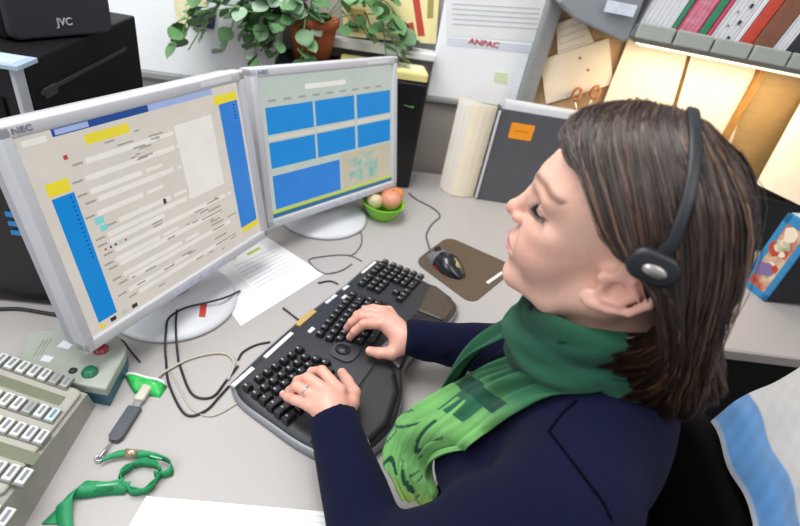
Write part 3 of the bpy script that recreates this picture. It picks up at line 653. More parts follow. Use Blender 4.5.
# ------------------------------------------------------------------ keyboard
KA = math.radians(67.5); K0 = on(228, 381, .765)+Vector((math.cos(KA), math.sin(KA), 0))*.021+Vector((-math.sin(KA), math.cos(KA), 0))*.005; K0.z = D
kb = thing('computer_keyboard', 'black split ergonomic keyboard with silver edge and palm rest', 'keyboard', K0, KA)
# local: x along the width, y away from the typist (so depth v = -y)
UC = .20
out = [(-.012, .0), (.08, -.004), (.2, -.004), (.33, -.002), (.46, -.006), (.485, .004), (.488, .04), (.484, .10), (.475, .165), (.455, .222), (.425, .246), (.36, .246), (.30, .238), (.24, .232), (.18, .238), (.12, .268), (.06, .284), (.0, .272), (-.035, .235), (-.045, .18), (-.042, .11), (-.035, .04)]
out = [(u+0*.0, v) for u, v in out]
oc = []
P = [Vector((u, -v, 0)) for u, v in out]; P = P+[P[0]]; sp_ = smoothpath(P, 4)[:-1]
ring0 = [(p.x, p.y) for p in sp_]
def kz(u, v): return .016+.024*math.exp(-((u-UC)/.14)**2)*(.35+.65*min(1, max(0, v/.2)))+.008*min(1, max(0, v/.25))
cxy = (UC, -.125)
def deck(name, s0, s1, dz, m, vlo=None, vhi=None, ulo=None, uhi=None, nr=26, zbase=None):
    q = MB(); n = len(ring0); rings = [0.0]+[i/nr for i in range(1, nr+1)]
    vs = []; 
    for i in range(nr+1):
        s = s1*(i/nr)
        for (x, y) in ring0:
            px, py = cxy[0]+(x-cxy[0])*s, cxy[1]+(y-cxy[1])*s; z = kz(px, -py)+dz
            e = i/nr
            if e > .9: z -= .006*((e-.9)/.1)**2
            vs.append((px, py, z))
    fs = []
    for i in range(nr):
        for k in range(n): a = i*n+k; b = i*n+(k+1) % n; fs.append((a, b, b+n, a+n))
    q.add(vs, fs, 0, True)
    b0 = [(cxy[0]+(x-cxy[0])*s1, cxy[1]+(y-cxy[1])*s1, 0) for x, y in ring0]; t0 = vs[-n:]
    q.add(t0+b0, [(k, (k+1) % n, n+(k+1) % n, n+k) for k in range(n)]+[tuple(n+k for k in range(n))], 0, True)
    return q.build(name, m, kb)
m_kdk = mat('keyboard_dark', '2E2F34', .45, var=.05); m_ksil = mat('keyboard_silver', '8C8E93', .35, metal=.3); m_key = mat('key_black', '1B1B1F', .42, var=.05); m_palm = mat('palm_rest', '1F1D1E', .55, var=.1, scale=100, bump=.15, bscale=500); m_palmb = mat('palm_rest_brown', '4A4034', .5, var=.1, scale=60, bump=.1)
deck('edge_trim', 0, 1.0, -.004, m_ksil); deck('deck', 0, .975, -.001, m_kdk)
# palm rests: patches clipped from the deck
def patch(name, poly, dz, m, n=14):
    b = bmesh.new(); vs = [b.verts.new((u, -v, 0)) for u, v in poly]; f = b.faces.new(vs)
    bmesh.ops.triangulate(b, faces=[f]); bmesh.ops.subdivide_edges(b, edges=list(b.edges), cuts=5, use_grid_fill=True)
    for v in b.verts: v.co.z = kz(v.co.x, -v.co.y)+dz
    bmesh.ops.solidify(b, geom=list(b.faces), thickness=-.003)
    q = MB(); q.bm(b, 0, True); return q.build(name, m, kb)
patch('palm_rest', [(-.036, .188), (.02, .19), (.09, .192), (.15, .19), (.165, .205), (.15, .235), (.12, .258), (.06, .274), (.005, .264), (-.027, .232)], .0025, m_palm)
patch('palm_rest', [(.24, .19), (.33, .18), (.345, .2), (.34, .235), (.30, .231), (.25, .224), (.228, .21)], .0025, m_palm)
patch('palm_rest', [(.35, .178), (.46, .155), (.464, .17), (.446, .216), (.42, .238), (.355, .238)], .0025, m_palmb)
patch('badge_plate', [(.165, .178), (.235, .178), (.224, .205), (.24, .224), (.2, .228), (.165, .232), (.176, .205)], .003, m_ksil)
q = MB(); q.lathe([(0, .0), (.012, 0), (.012, .0015), (0, .002)], 20, T(.2, -.19, kz(.2, .19)+.0025), sx=1.2, sy=.8); q.build('round_badge', mat('badge_light', 'B9BBC0', .3), kb)
for k in range(3):
    q = MB(); q.box((.192+.012*k, -.213, kz(.2, .213)+.0035), (.005, .004, .0015), None, .0005); q.build('indicator_light', mat('green_led', 'C6E04A', .4, emit=.8), kb)
# keys
def keymesh(wk):
    q = MB(); b = bmesh.new(); bmesh.ops.create_cube(b, size=1)
    for v in b.verts:
        tp = v.co.z > 0; v.co = Vector((v.co.x*(wk-.0025-(.0045 if tp else 0)), v.co.y*(.0165-(.0045 if tp else 0)), (.0075 if tp else -.002)))
    bmesh.ops.bevel(b, geom=list(b.edges), offset=.0012, segments=1, affect='EDGES'); q.bm(b); q.quad((-.0042, -.0005, .0077), (-.0012, -.0005, .0077), (-.0012, .0042, .0077), (-.0042, .0042, .0077), 1); return q.mesh('key', [m_key, mat('key_legend', '6C6E72', .6)])
KM = {}
legend = mat('key_legend', '9A9CA0', .6)
def key(u, v, wk=.0185, rot=0):
    wk = round(wk, 4)
    if wk not in KM: KM[wk] = keymesh(wk)
    sl = -math.atan((kz(u+.004, v)-kz(u-.004, v))/.008); slv = math.atan((kz(u, v-.004)-kz(u, v+.004))/.008)
    return link('key', KM[wk], kb, (u, -v, kz(u, v)+.002), (slv, sl, rot))
GA = math.radians(9)
def half(u0, v0, ang, rows):
    for r_, (du, widths) in enumerate(rows):
        x = du
        for wk in widths:
            xc = x+wk/2; yy = r_*.0185+(.004 if r_ else 0)
            if wk > 0: key(u0+xc*math.cos(ang)-yy*math.sin(ang), v0+xc*math.sin(ang)+yy*math.cos(ang), wk-.0006, -ang)
            x += abs(wk)
K = .0185
half(-.018, .036, GA, [(0, [K]*1+[-.006]+[K]*6), (0, [K]*7), (0, [K*1.5]+[K]*6), (0, [K*1.75]+[K]*6), (0, [K*2.2]+[K]*5), (0, [K*1.5, K*1.4, K*1.4, K*3.2])])
half(.152, .064, -GA*.9, [(0, [K]*9), (-.004, [K]*7+[K*2]), (.002, [K]*9), (.006, [K]*7+[K*1.7]), (.012, [K]*6+[K*2.3]), (.02, [K*2.4, K*1.4, K*1.4, K*1.4])])
half(.348, .034, -.04, [(0, [K]*3), (0, [K]*3), (0, [K]*3), (0, [-K, -K, -K]), (0, [-K, K, -K]), (0, [K]*3)])
half(.409, .030, -.02, [(0, [K*.97]*4), (0, [K*.97]*4), (0, [K*.97]*4), (0, [K*.97]*4), (0, [K*.97]*4), (0, [K*1.94, K*.97, K*.97])])
# hot keys along the back edge: pale strips
m_hot = mat('hotkey_silver', 'D6D7DA', .35)
def hot(u0, u1, v, w_, m=m_hot):
    q = MB(); n = 6; pts = [(u0+(u1-u0)*k/n, -v, kz(u0+(u1-u0)*k/n, v)+.0015) for k in range(n+1)]
    vs = []; 
    for p in pts: vs += [(p[0], p[1]-w_/2, p[2]), (p[0], p[1]+w_/2, p[2]), (p[0], p[1]-w_/2, p[2]-.004), (p[0], p[1]+w_/2, p[2]-.004)]
    fs = []
    for k in range(n): a = 4*k; fs += [(a, a+4, a+5, a+1), (a, a+2, a+6, a+4), (a+1, a+5, a+7, a+3)]
    fs += [(0, 1, 3, 2), (4*n, 4*n+2, 4*n+3, 4*n+1)]; q.add(vs, fs); q.build('hot_key', m, kb)
for a, b in ((-.02, -.004), (-.003, .013), (.014, .03), (.06, .085), (.086, .11), (.111, .137)): hot(a, b, .014, .008)
for a, b in ((.25, .268), (.27, .288)): hot(a, b, .012, .007)
hot(.16, .215, .008, .012, mat('hotkey_gold', 'B89A5A', .35)); hot(.315, .335, .012, .007); hot(.40, .46, .008, .006, mat('print_white', 'E6E2DA', .6))
hot(.155, .170, .040, .008); hot(.285, .3, .03, .007)
# zoom slider between the halves
q = MB(); pts = rrect(.045, .05, .016, cx=.148, cy=-.128); b = bmesh.new(); vs = [b.verts.new((p[0], p[1], kz(p[0], -p[1])+.0025)) for p in pts]; b.faces.new(vs); bmesh.ops.solidify(b, geom=list(b.faces), thickness=-.003); q.bm(b); q.build('slider_pad', mat('slider_grey', '3C3D42', .4), kb)
q = MB(); q.lathe([(0, 0), (.012, 0), (.011, .004), (0, .005)], 20, T(.148, -.123, kz(.148, .123)+.002), sy=1.3); q.build('zoom_slider', m_key, kb)

# ------------------------------------------------------------------ control box with buttons
cz = .042; m_cbx = mat('box_grey_green', 'A3A89E', .5, var=.06, scale=60); m_teal = mat('box_teal', '2A6274', .5, var=.08)
tp = [on(*p, D+cz) for p in ((29, 331), (70, 326), (119, 336), (126, 347), (125, 354), (106, 389), (78, 384), (14, 372))]
cbx = thing('control_box', 'grey-green control box with teal base and red and green buttons', 'control box', (tp[0].x, tp[0].y, D))
L0 = Vector((tp[0].x, tp[0].y, 0)); poly2 = [((p-L0).x, (p-L0).y) for p in tp]
q = MB(); q.prism(poly2[::-1], .026, cz, None, .003); q.build('top_cover', m_cbx, cbx)
cc = sum((Vector(p) for p in poly2), Vector((0, 0)))/len(poly2)
q = MB(); q.prism([tuple(cc+(Vector(p)-cc)*.985) for p in poly2][::-1], 0, .026, None, .002); q.build('base', m_teal, cbx)
def bt(px, py, r_, h, m, nm='push_button'):
    p = on(px, py, D+cz)-L0; q = MB(); q.lathe([(r_*1.25, 0), (r_*1.25, h*.35), (r_, h*.4), (r_*.95, h*.9), (r_*.6, h), (0, h)], 20, T(p.x, p.y, cz-.0003)); o = q.build(nm, m, cbx); return o
bt(101, 350, .0095, .009, mat('button_red', '8E2E2C', .35)); bt(90, 373, .0095, .009, mat('button_green', '1F6B4A', .35)); bt(73, 371, .005, .004, mat('button_black', '2A2A2C', .4), 'small_knob')
for (px, py, w_, h_) in ((66, 345, .02, .015), (47, 359, .016, .012)):
    p = on(px, py, D+cz)-L0; q = MB(); q.box((p.x, p.y, cz+.0004), (w_, h_, .0008), None); q.build('paper_label', mat('label_white2', 'D9DBE6', .6), cbx)
for k in range(3):
    a, b = on(33+4*k, 357-1*k, D+cz)-L0, on(44+4*k, 340-1*k, D+cz)-L0; q = MB(); q.tube([(a.x, a.y, cz), (b.x, b.y, cz)], .0005, 4); q.build('printed_line', m_print, cbx)

# ------------------------------------------------------------------ telephone console
PZ = .042
PT = math.radians(22); PAZ = math.radians(30); PN = Vector((math.sin(PT)*math.cos(PAZ), math.sin(PT)*math.sin(PAZ), math.cos(PT)))
c0 = on(85, 391, D+PZ); pon = lambda px, py: onplane(px, py, c0, PN)
e2 = (pon(10, 530)-c0).normalized(); e1 = (pon(13.6, 363)-pon(63.8, 386)).normalized(); bis = (e1+e2).normalized(); prp = (e1-e2).normalized()
e1, e2 = (bis+prp).normalized(), (bis-prp).normalized()
PM = frame(c0-PN*PZ, e1, e2, PN)
phn = thing('phone_console', 'grey-beige telephone console with rows of labelled buttons and displays', 'telephone', (c0.x, c0.y, D), 0)
# console lies in local frame (s along a row to the left, t towards the viewer)
PL = T(-c0.x, -c0.y, -D)@PM
m_ph = mat('console_beige', 'ABA99F', .5, var=.05, scale=60, bump=.05, bscale=700); m_ph2 = mat('console_side', '9B9A92', .55, var=.05, scale=60)
pw, pd_ = .235, .345
q = MB(); tops = [PL@Vector(v) for v in ((-.004, -.002, PZ-.006), (pw-.01, -.002, PZ-.006), (pw-.01, pd_-.01, PZ-.006), (-.004, pd_-.01, PZ-.006))]
bots = [Vector((p.x, p.y, 0))+o_ for p, o_ in zip(tops, (-e1*.004-e2*.006, e1*.01-e2*.006, e1*.01+e2*.006, -e1*.004+e2*.006))]
for p in bots: p.z = 0
vs = bots+tops
q.add(vs, [(0, 1, 2, 3), (4, 7, 6, 5), (0, 4, 5, 1), (1, 5, 6, 2), (2, 6, 7, 3), (3, 7, 4, 0)]); q.build('body', m_ph2, phn)
q = MB(); q.prism(rrect(pw-.018, .188, .01, cx=pw/2-.007, cy=.094), PZ-.006, PZ, PL, .003); q.build('upper_panel', m_ph, phn)
q = MB(); q.prism(rrect(pw-.018, .15, .01, cx=pw/2-.007, cy=.27), PZ-.006, PZ, PL, .003); q.build('lower_panel', m_ph, phn)
def pst(px, py): v = PM.inverted()@pon(px, py); return v.x, v.y
m_btn = mat('button_pale', 'D3D4D2', .4, var=.05); m_btd = mat('button_frame', '77776F', .5); m_bgr = mat('button_grey', '9EA09C', .45); m_bbl = mat('button_bluish', 'BCD0D2', .4)
bw_, bl_ = .0112, .0225
def pbutton(s, t, m):
    q = MB(); q.box((s, t, PZ+.0012), (bw_+.003, bl_+.003, .003), PL, .0008); b0 = q.build('button_frame', m_btd, phn)
    q = MB(); q.box((s, t, PZ+.004), (bw_, bl_, .005), PL, .0015); b1 = q.build('button', m, phn)
    q = MB(); q.box((s, t, PZ+.0067), (bw_*.34, bl_*.68, .0004), PL); q.build('button_print', m_print, b1)
# rows measured along the console
for (pxs, py0, sty) in (((64, 386), (13.6, 363), 'top'), ((51, 418), (7, 400), 'mid'), ((40, 440), (7, 426), 'mid2'), ((23, 479), (11, 474), 'low')):
    a = pst(*pxs); b = pst(*py0); n = {'top': 6, 'mid': 5, 'mid2': 4, 'low': 2}[sty]; step = (b[0]-a[0])/(n-1)
    t0 = (a[1]+b[1])/2
    for k in range(12 if sty == 'top' else 11):
        s = a[0]+step*k
        if s > pw-.03: break
        m = m_btn
        if sty == 'top' and k < 2: m = m_bgr
        if sty == 'mid' and k == 0: m = m_bbl
        if sty == 'mid' and k == 2: m = m_bgr
        pbutton(s, t0, m)
a = pst(60, 404); b = pst(2, 378)
m_lcd = mat('lcd_olive', '777C66', .25, var=.05)
tl_ = (a[1]+b[1])/2; q = MB(); q.box((a[0]+.08, tl_, PZ+.0004), (.16, .018, .0016), PL, .0005); q.build('display', m_lcd, phn)
a = pst(37, 461); b = pst(0, 448); tl_ = (a[1]+b[1])/2; q = MB(); q.box((a[0]+.08, tl_, PZ+.0004), (.16, .018, .0016), PL, .0005); q.build('display', m_lcd, phn)
s0 = pst(5, 519); 
for k in range(8): pbutton(s0[0]+.016*k, max(s0[1], .212), m_btn)

# ------------------------------------------------------------------ wrapper, memory stick, lanyard
pw1 = on(146, 384, D); r = random.Random(4)
q = MB(); n = 10; vs = []; fs = []
A_, B_, C_ = on(124, 372, D+.012), on(166, 382, D+.012), on(160, 397, D+.002)
for i in range(n+1):
    for j in range(5):
        t, s = i/n, j/4; top = A_.lerp(B_, t); bot = on(134, 393, D+.001).lerp(C_, t); p = top.lerp(bot, s); p.z = D+.001+.016*math.sin(math.pi*min(1, s*.8+.2))*(math.sin(math.pi*t)**.5+.15)*(1-.6*s)+.002*math.sin(9*t+3*s); vs.append(p-Vector((pw1.x, pw1.y, D)))
for i in range(n):
    for j in range(4): a = i*5+j; fs.append((a, a+1, a+6, a+5))
wr_ = thing('sweet_wrapper', 'crumpled bright green wrapper with white edge beside the control box', 'wrapper', (pw1.x, pw1.y, D))
q.add(vs, fs, 0, True); o = q.build('foil', mat('wrapper_green', '35C25A', .3, var=.3, scale=80), wr_); md = o.modifiers.new('t', 'SOLIDIFY'); md.thickness = .0008
q = MB(); q.tube([vs[i*5]+Vector((0, 0, .001)) for i in range(n+1)], .0028, 6, flat=.5); q.build('white_edge', m_paper, wr_)
ua, ub = on(113, 441, D+.006), on(135, 407, D+.006); uc_ = on(147, 389, D+.007)
us = thing('memory_stick', 'dark grey memory stick plugged into a beige cable end', 'memory stick', (ua.x, ua.y, D))
Lu = Vector((ua.x, ua.y, D)); ud = (ub-ua).normalized(); un = Vector((-ud.y, ud.x, 0))
q = MB(); ln = (ub-ua).length; q.prism([(0, -.006), (ln*.12, -.0105), (ln, -.0105), (ln, .0105), (ln*.12, .0105), (0, .006)], 0, .009, frame(ua-Lu-Vector((0, 0, .0055)), ud, un, (0, 0, 1)), .002); q.build('stick_body', mat('stick_grey', '4C4F55', .4, var=.05), us)
q = MB(); q.box((ln+.005, 0, .0045), (.012, .0125, .006), frame(ua-Lu-Vector((0, 0, .0055)), ud, un, (0, 0, 1)), .0008); q.build('metal_plug', mat('steel'), us)
uc = thing('usb_cable', 'beige cable end joined to the memory stick, running to the keyboard', 'cable', (ub.x, ub.y, D)); Lc = Vector((ub.x, ub.y, D))
q = MB(); q.box((.030, 0, .007), (.038, .016, .010), frame(ub-Lc-Vector((0, 0, .0055)), ud, un, (0, 0, 1)), .003, 3); q.build('plug_housing', mat('plug_beige', 'C4BFB2', .45), uc)
P = [ub+ud*.047+Vector((0, 0, .001)), on(157, 378, D+.006), on(166, 371, D+.004), on(192, 358, D+.003), on(222, 353, D+.003), on(234, 362, D+.004), on(228, 380, D+.003)]
q = MB(); q.tube([p-Lc for p in smoothpath(P, 6)], .0024, 7); q.build('cord', m_cbei, uc)
# lanyard: clip + folded ribbon
m_lan = mat('lanyard_green', '1F8F5A', .6, var=.1, scale=300, bump=.1, bscale=900); m_lan2 = mat('lanyard_print', '7FC7A0', .6)
ly0 = on(105, 455, D); ly = thing('lanyard', 'green printed lanyard with metal clip coiled on the desk', 'lanyard', (ly0.x, ly0.y, D)); Ly = Vector((ly0.x, ly0.y, D))
def ribbon(pts, wv, name, m, dz=0, th=.001):
    P = smoothpath(pts, 8); n = len(P); q = MB(); vs = []
    Wv = []
    for i in range(n):
        k = i/(n-1)*(len(wv)-1); a = int(min(k, len(wv)-2)); Wv.append(Vector(wv[a]).lerp(Vector(wv[a+1]), k-a))
    for i in range(n): vs += [P[i]+Wv[i]/2-Ly, P[i]-Wv[i]/2-Ly]
    q.add(vs, [(2*i, 2*i+1, 2*i+3, 2*i+2) for i in range(n-1)], 0, True); o = q.build(name, m, ly)
    md = o.modifiers.new('t', 'SOLIDIFY'); md.thickness = th; md.offset = 0; return P, Wv
q = MB(); q.tube([p-Ly for p in smoothpath([on(112, 440, D+.006), on(106, 449, D+.006), on(99, 458, D+.005)], 4)], [.0015]*4+[.0025]*5, 6); q.tube([on(99, 458, D+.005)-Ly+Vector((.005*math.cos(a_), .005*math.sin(a_), 0)) for a_ in [i*.6 for i in range(12)]], .0013, 6); q.build('metal_clip', mat('steel'), ly)
zz = lambda px, py, h: on(px, py, D+h)
upv = Vector((0, 0, .013))
ribbon([zz(102, 460, .008), zz(114, 455, .009), zz(126, 453, .009)], [Vector((.004, .012, .004))]*2, 'ribbon', m_lan)
q = MB(); q.tube([zz(125, 453, .009)-Ly, zz(137, 454, .009)-Ly], .0065, 10, flat=.6); q.build('crimp', mat('crimp_copper', 'B9A38C', .3, metal=.6), ly)
ribbon([zz(136, 454, .009), zz(148, 455, .010), zz(162, 458, .010), zz(171, 463, .009), zz(171, 471, .008), zz(163, 475, .008), zz(154, 474, .008)], [Vector((.005, .012, .006)), upv, Vector((-.006, .003, .012)), upv], 'ribbon', m_lan)
cc_ = on(141, 480, D); loop = []
for i in range(27):
    a_ = i*.52+1.2; rr = .024+.003*math.sin(i*1.7); loop.append(Vector((cc_.x+rr*math.cos(a_)*1.05, cc_.y+rr*math.sin(a_)*.92, D+.0085+.0006*math.sin(i))))
ribbon(loop, [Vector((0, 0, .014)), Vector((.002, .002, .014)), Vector((0, 0, .014))], 'ribbon', m_lan)
P, Wv = ribbon([zz(128, 488, .008), zz(110, 489, .008), zz(92, 491, .009), zz(76, 493, .010), zz(66, 500, .012), zz(64, 512, .007), zz(66, 530, .004)], [Vector((.004, .013, .012)), Vector((.002, .013, .012)), Vector((.004, .014, .012)), Vector((.018, .008, .004)), Vector((.021, 0, .002))], 'ribbon', m_lan)
P, Wv = ribbon([zz(122, 483, .010), zz(105, 487, .012), zz(90, 486, .011), zz(78, 487, .006), zz(62, 508, .002), zz(50, 524, .002)], [Vector((.002, .012, .008)), Vector((.002, .012, .008)), Vector((.01, .012, .004)), Vector((.02, .004, 0))], 'ribbon', m_lan)
for (a, b) in (((118, 484), (96, 486)), ((150, 456), (162, 459))):
    A_, B_ = zz(*a, .0175), zz(*b, .0175); q = MB(); q.tube([A_-Ly, (A_+B_)/2-Ly, B_-Ly], .0016, 5, flat=.5); q.build('ribbon_print', m_lan2, ly)

# ------------------------------------------------------------------ cables
cable('monitor_cable', 'black cable looping from the monitor base past the wrapper', [(240, 291, D+.004), (224, 298, D+.026), (205, 303, D+.027), (185, 308, D+.027), (169, 318, D+.023), (166, 332, D+.021), (165, 346, D+.012), (166, 360), (169, 384), (185, 414), (205, 411), (219, 397), (229, 386)], .0021, m_cb)
cable('keyboard_cable', 'black inner cable loop left of the keyboard', [(177, 310, D+.026), (176, 322, D+.023), (176, 334, D+.021), (177, 347, D+.012), (178, 357), (180, 366), (192, 394), (212, 397), (226, 381), (238, 366)], .0021, m_cb)
cable('thin_cable', 'thin grey cable loop lying left of the keyboard', [(171, 372), (180, 390), (192, 409), (212, 416), (236, 404), (243, 398)], .0014, m_cbei)
cable('coiled_cable', 'thin grey cable loop behind the keyboard back edge', [(362, 261), (347, 255), (319, 257), (309, 261), (323, 273), (340, 271), (352, 264)], .0016, m_cgr)
cable('short_cable', 'short black cable emerging under the white sheet', [(283, 308), (296, 318), (300, 321)], .002, m_cb)
cable('short_cable', 'short dark cable between the printed list and keyboard top', [(318, 283), (330, 281), (338, 284)], .002, m_cb)
cable('short_cable', 'dark cable arching behind the keyboard left end', [(238, 360), (243, 352), (256, 345), (270, 342)], .002, m_cb)
cable('power_cable', 'black cable along the desk in front of the computer tower', [(-20, 309), (0, 309), (20, 309), (45, 313), (70, 317)], .0035, m_cb)
cable('base_cable', 'thin dark cable curving round the second monitor base', [(357, 219), (362, 240), (356, 252), (349, 256)], .0016, m_cgr)
cable('box_cable', 'thin black cable from the back of the control box', [(118, 338), (124, 342), (130, 350), (140, 362)], .0016, m_cb)

# ------------------------------------------------------------------ chairs and towel
m_chair = mat('chair_black_fabric', '0C0B0D', .9, spec=.1, var=.2, scale=300, bump=.2, bscale=700); m_chp = mat('chair_plastic', '17171A', .4)
def office_chair(label, loc, rz):
    t = thing('office_chair', label, 'chair', loc, rz)   # local: +x faces the sitter's front
    q = MB(); q.prism(rrect(.46, .46, .09, cx=.02), .395, .448, None, .02, 3, smooth=True); q.build('seat', m_chair, t)
    q = MB(); n, m = 12, 14; vs, fs = [], []
    for i in range(n+1):
        for j in range(m+1):
            u, v = i/n*2-1, j/m; hw = .21*(1-.18*max(0, v-.75)*4*max(0, v-.75))*(1-.12*(1-v)); 
            x = -.195-.012*v+.035*u*u; zt_ = .53+.375*v-.03*abs(u)**4*v; vs.append((x, u*hw, zt_))
    for i in range(n):
        for j in range(m): a = i*(m+1)+j; fs.append((a, a+1, a+m+2, a+m+1))
    q.add(vs, fs, 0, True); o = q.build('backrest', m_chair, t); md = o.modifiers.new('t', 'SOLIDIFY'); md.thickness = .045; md.offset = 0
    q = MB(); q.tube([(-.05, 0, .38), (-.22, 0, .37), (-.27, 0, .45), (-.25, 0, .62)], .02, 8); q.build('back_bar', m_chp, t)
    q = MB(); q.tube([(0, 0, .09), (0, 0, .40)], .028, 12); q.build('gas_column', m_chp, t)
    for k in range(5):
        a_ = 2*math.pi*k/5+.3; d_ = Vector((math.cos(a_), math.sin(a_), 0)); q = MB(); q.tube([Vector((0, 0, .11)), d_*.15+Vector((0, 0, .095)), d_*.29+Vector((0, 0, .075))], [.03, .024, .016], 8); lg = q.build('base_arm', m_chp, t)
        q = MB(); nn = Vector((-d_.y, d_.x, 0)); q.tube([d_*.29-nn*.02+Vector((0, 0, .03)), d_*.29+nn*.02+Vector((0, 0, .03))], .03, 14); q.build('castor', m_chp, lg)
    return t
cp = B(-.085, 0, 0)
CHA = math.radians(168); office_chair('black office chair the woman sits on', (cp.x, cp.y, 0), CHA)
# low black cabinet behind the chair, under the towel
fc = thing('drawer_cabinet', 'low black drawer cabinet behind the chair, mostly under the towel', 'cabinet', (cp.x, cp.y, 0), CHA)
q = MB(); q.box((-.53, -.03, .455), (.40, .44, .89), None, .006); q.build('body', m_chp, fc)
for k in range(3):
    q = MB(); q.box((-.53, -.258, .16+.29*k), (.38, .016, .27), None, .004); dr_ = q.build('drawer', m_chp, fc)
    q = MB(); q.box((-.53, -.270, .24+.29*k), (.12, .012, .014), None, .003); q.build('handle', mat('steel'), dr_)
q = MB(); q.box((-.53, -.03, .909), (.42, .46, .022), None, .004); q.build('top_board', m_chp, fc)
# towel draped over the backrest and the cabinet
m_tow = mat('towel_cloth', attr='Col', rough=.9, bump=.35, bscale=900, sheen=.3)
def colormesh(name, vs, fs, cols, m, parent=None, smooth=True, uv=None):
    me = bpy.data.meshes.new(name); me.from_pydata([tuple(v) for v in vs], [], [tuple(f) for f in fs]); me.materials.append(m)
    ca = me.color_attributes.new('Col', 'FLOAT_COLOR', 'POINT'); ca.data.foreach_set('color', np.concatenate([np.asarray(cols, float).reshape(-1, 3), np.ones((len(vs), 1))], 1).ravel())
    me.polygons.foreach_set('use_smooth', [smooth]*len(me.polygons)); me.update(); return link(name, me, parent)
tO = on(719, 411, .945); tR = on(806, 360, .945); tdn = on(771, 530, .945)
eu = (tR-tO); ev = (tdn-tO); eul = eu.length
n, m = 60, 60; vs, cols, fs = [], [], []
lb, lw_, lt = np.array(lin('4A7CAE')), np.array(lin('B4B2B0')), np.array(lin('D0D0CE'))
for i in range(n+1):
    for j in range(m+1):
        u, v = i/n*1.6, j/m*1.25
        edge = .05*math.sin(v*2.6)
        zz_ = -.10*max(0, .12-u)*2-.03*max(0, u-.2)**1.5+.006*math.sin(7*u+2*v)+.004*math.sin(11*v-3*u)-.05*max(0, v-.9)-.9*max(0, u-1.02)**1.3
        p = tO+eu*u*1.05+ev*v+Vector((0, 0, zz_))-eu*edge*(1-u)*.35
        vs.append(p); b = .5+.5*math.sin(31*u+17*v)*math.sin(23*v-9*u)
        c = lt if u < .015 else (lb*(.85+.3*b) if u < .29 else lw_*(.92+.1*b)); cols.append(c)
for i in range(n):
    for j in range(m): a = i*(m+1)+j; fs.append((a, a+1, a+m+2, a+m+1))
tow = colormesh('towel', vs, fs, cols, m_tow); md = tow.modifiers.new('t', 'SOLIDIFY'); md.thickness = .006
tag(tow, 'white towel with a wide blue border draped over the chair back behind the woman', 'towel')

# ------------------------------------------------------------------ signed-distance modelling of the person
def snet(fn, lo, hi, h):
    ax = [np.arange(lo[i], hi[i]+h, h, dtype=np.float32) for i in range(3)]; nx, ny, nz = map(len, ax)
    V = np.empty((nx, ny, nz), np.float32); YY, ZZ = np.meshgrid(ax[1], ax[2], indexing='ij')
    ch = max(1, int(400000/(ny*nz)))
    for i in range(0, nx, ch):
        xs = ax[0][i:i+ch]; P = np.empty((len(xs), ny, nz, 3), np.float32); P[..., 0] = xs[:, None, None]; P[..., 1] = YY; P[..., 2] = ZZ
        V[i:i+ch] = fn(P.reshape(-1, 3)).reshape(len(xs), ny, nz)
    S = V < 0
    acc = np.zeros((nx-1, ny-1, nz-1, 3), np.float32); cnt = np.zeros((nx-1, ny-1, nz-1), np.float32)
    quads = []
    for d in range(3):
        e = [1 if k == d else 0 for k in range(3)]
        s0 = tuple(slice(0, V.shape[k]-e[k]) for k in range(3)); s1 = tuple(slice(e[k], V.shape[k]) for k in range(3))
        cr = S[s0] != S[s1]; I = np.argwhere(cr); a = V[s0][cr]; b = V[s1][cr]; t = a/(a-b)
        pos = np.stack([ax[k][I[:, k]] for k in range(3)], 1); pos[:, d] += t*h
        o1, o2 = [k for k in range(3) if k != d]
        cells = []
        for (p, q) in ((0, 0), (1, 0), (1, 1), (0, 1)):
            J = I.copy(); J[:, o1] -= p; J[:, o2] -= q
            ok = np.all((J >= 0) & (J < np.array(cnt.shape)), 1)
            np.add.at(acc, tuple(J[ok].T), pos[ok]); np.add.at(cnt, tuple(J[ok].T), 1)
            cells.append((J, ok))
        allok = np.all([c[1] for c in cells], 0); fl_ = S[s0][cr]
        if d == 1: fl_ = ~fl_
        quads.append((np.stack([c[0] for c in cells], 1)[allok], fl_[allok]))
    m = cnt > 0; idx = -np.ones(cnt.shape, np.int64); idx[m] = np.arange(m.sum()); verts = acc[m]/cnt[m][:, None]
    F = []
    for Q, fl_ in quads:
        q = idx[Q[..., 0], Q[..., 1], Q[..., 2]]; q[~fl_] = q[~fl_][:, ::-1]; F.append(q)
    return verts.astype(np.float64), np.concatenate(F)[:, ::-1]
A3 = lambda p: np.array(p, np.float32)
def sph(P, c, r): return np.linalg.norm(P-A3(c), axis=1)-r
def ell(P, c, r):
    r = A3(r); q = (P-A3(c)); k0 = np.linalg.norm(q/r, axis=1); k1 = np.linalg.norm(q/(r*r), axis=1); return k0*(k0-1)/np.maximum(k1, 1e-6)
def cap(P, a, b, ra, rb=None):
    rb = ra if rb is None else rb; a, b = A3(a), A3(b); ab = b-a; t = np.clip((P-a)@ab/max(ab@ab, 1e-12), 0, 1); return np.linalg.norm(P-a-t[:, None]*ab, axis=1)-(ra+(rb-ra)*t)
def chain(P, pts, rs, k=0):
    d = None
    for i in range(len(pts)-1):
        e = cap(P, pts[i], pts[i+1], rs[i], rs[i+1]); d = e if d is None else (np.minimum(d, e) if k == 0 else su(d, e, k))
    return d
def su(a, b, k):
    h = np.clip(.5+.5*(b-a)/k, 0, 1); return b+(a-b)*h-k*h*(1-h)
def ss(a, b, k): return -su(-a, b, k)      # a minus b
def si(a, b, k): return -su(-a, -b, k)
def mir(P):
    Q = P.copy(); Q[:, 1] = np.abs(Q[:, 1]); return Q

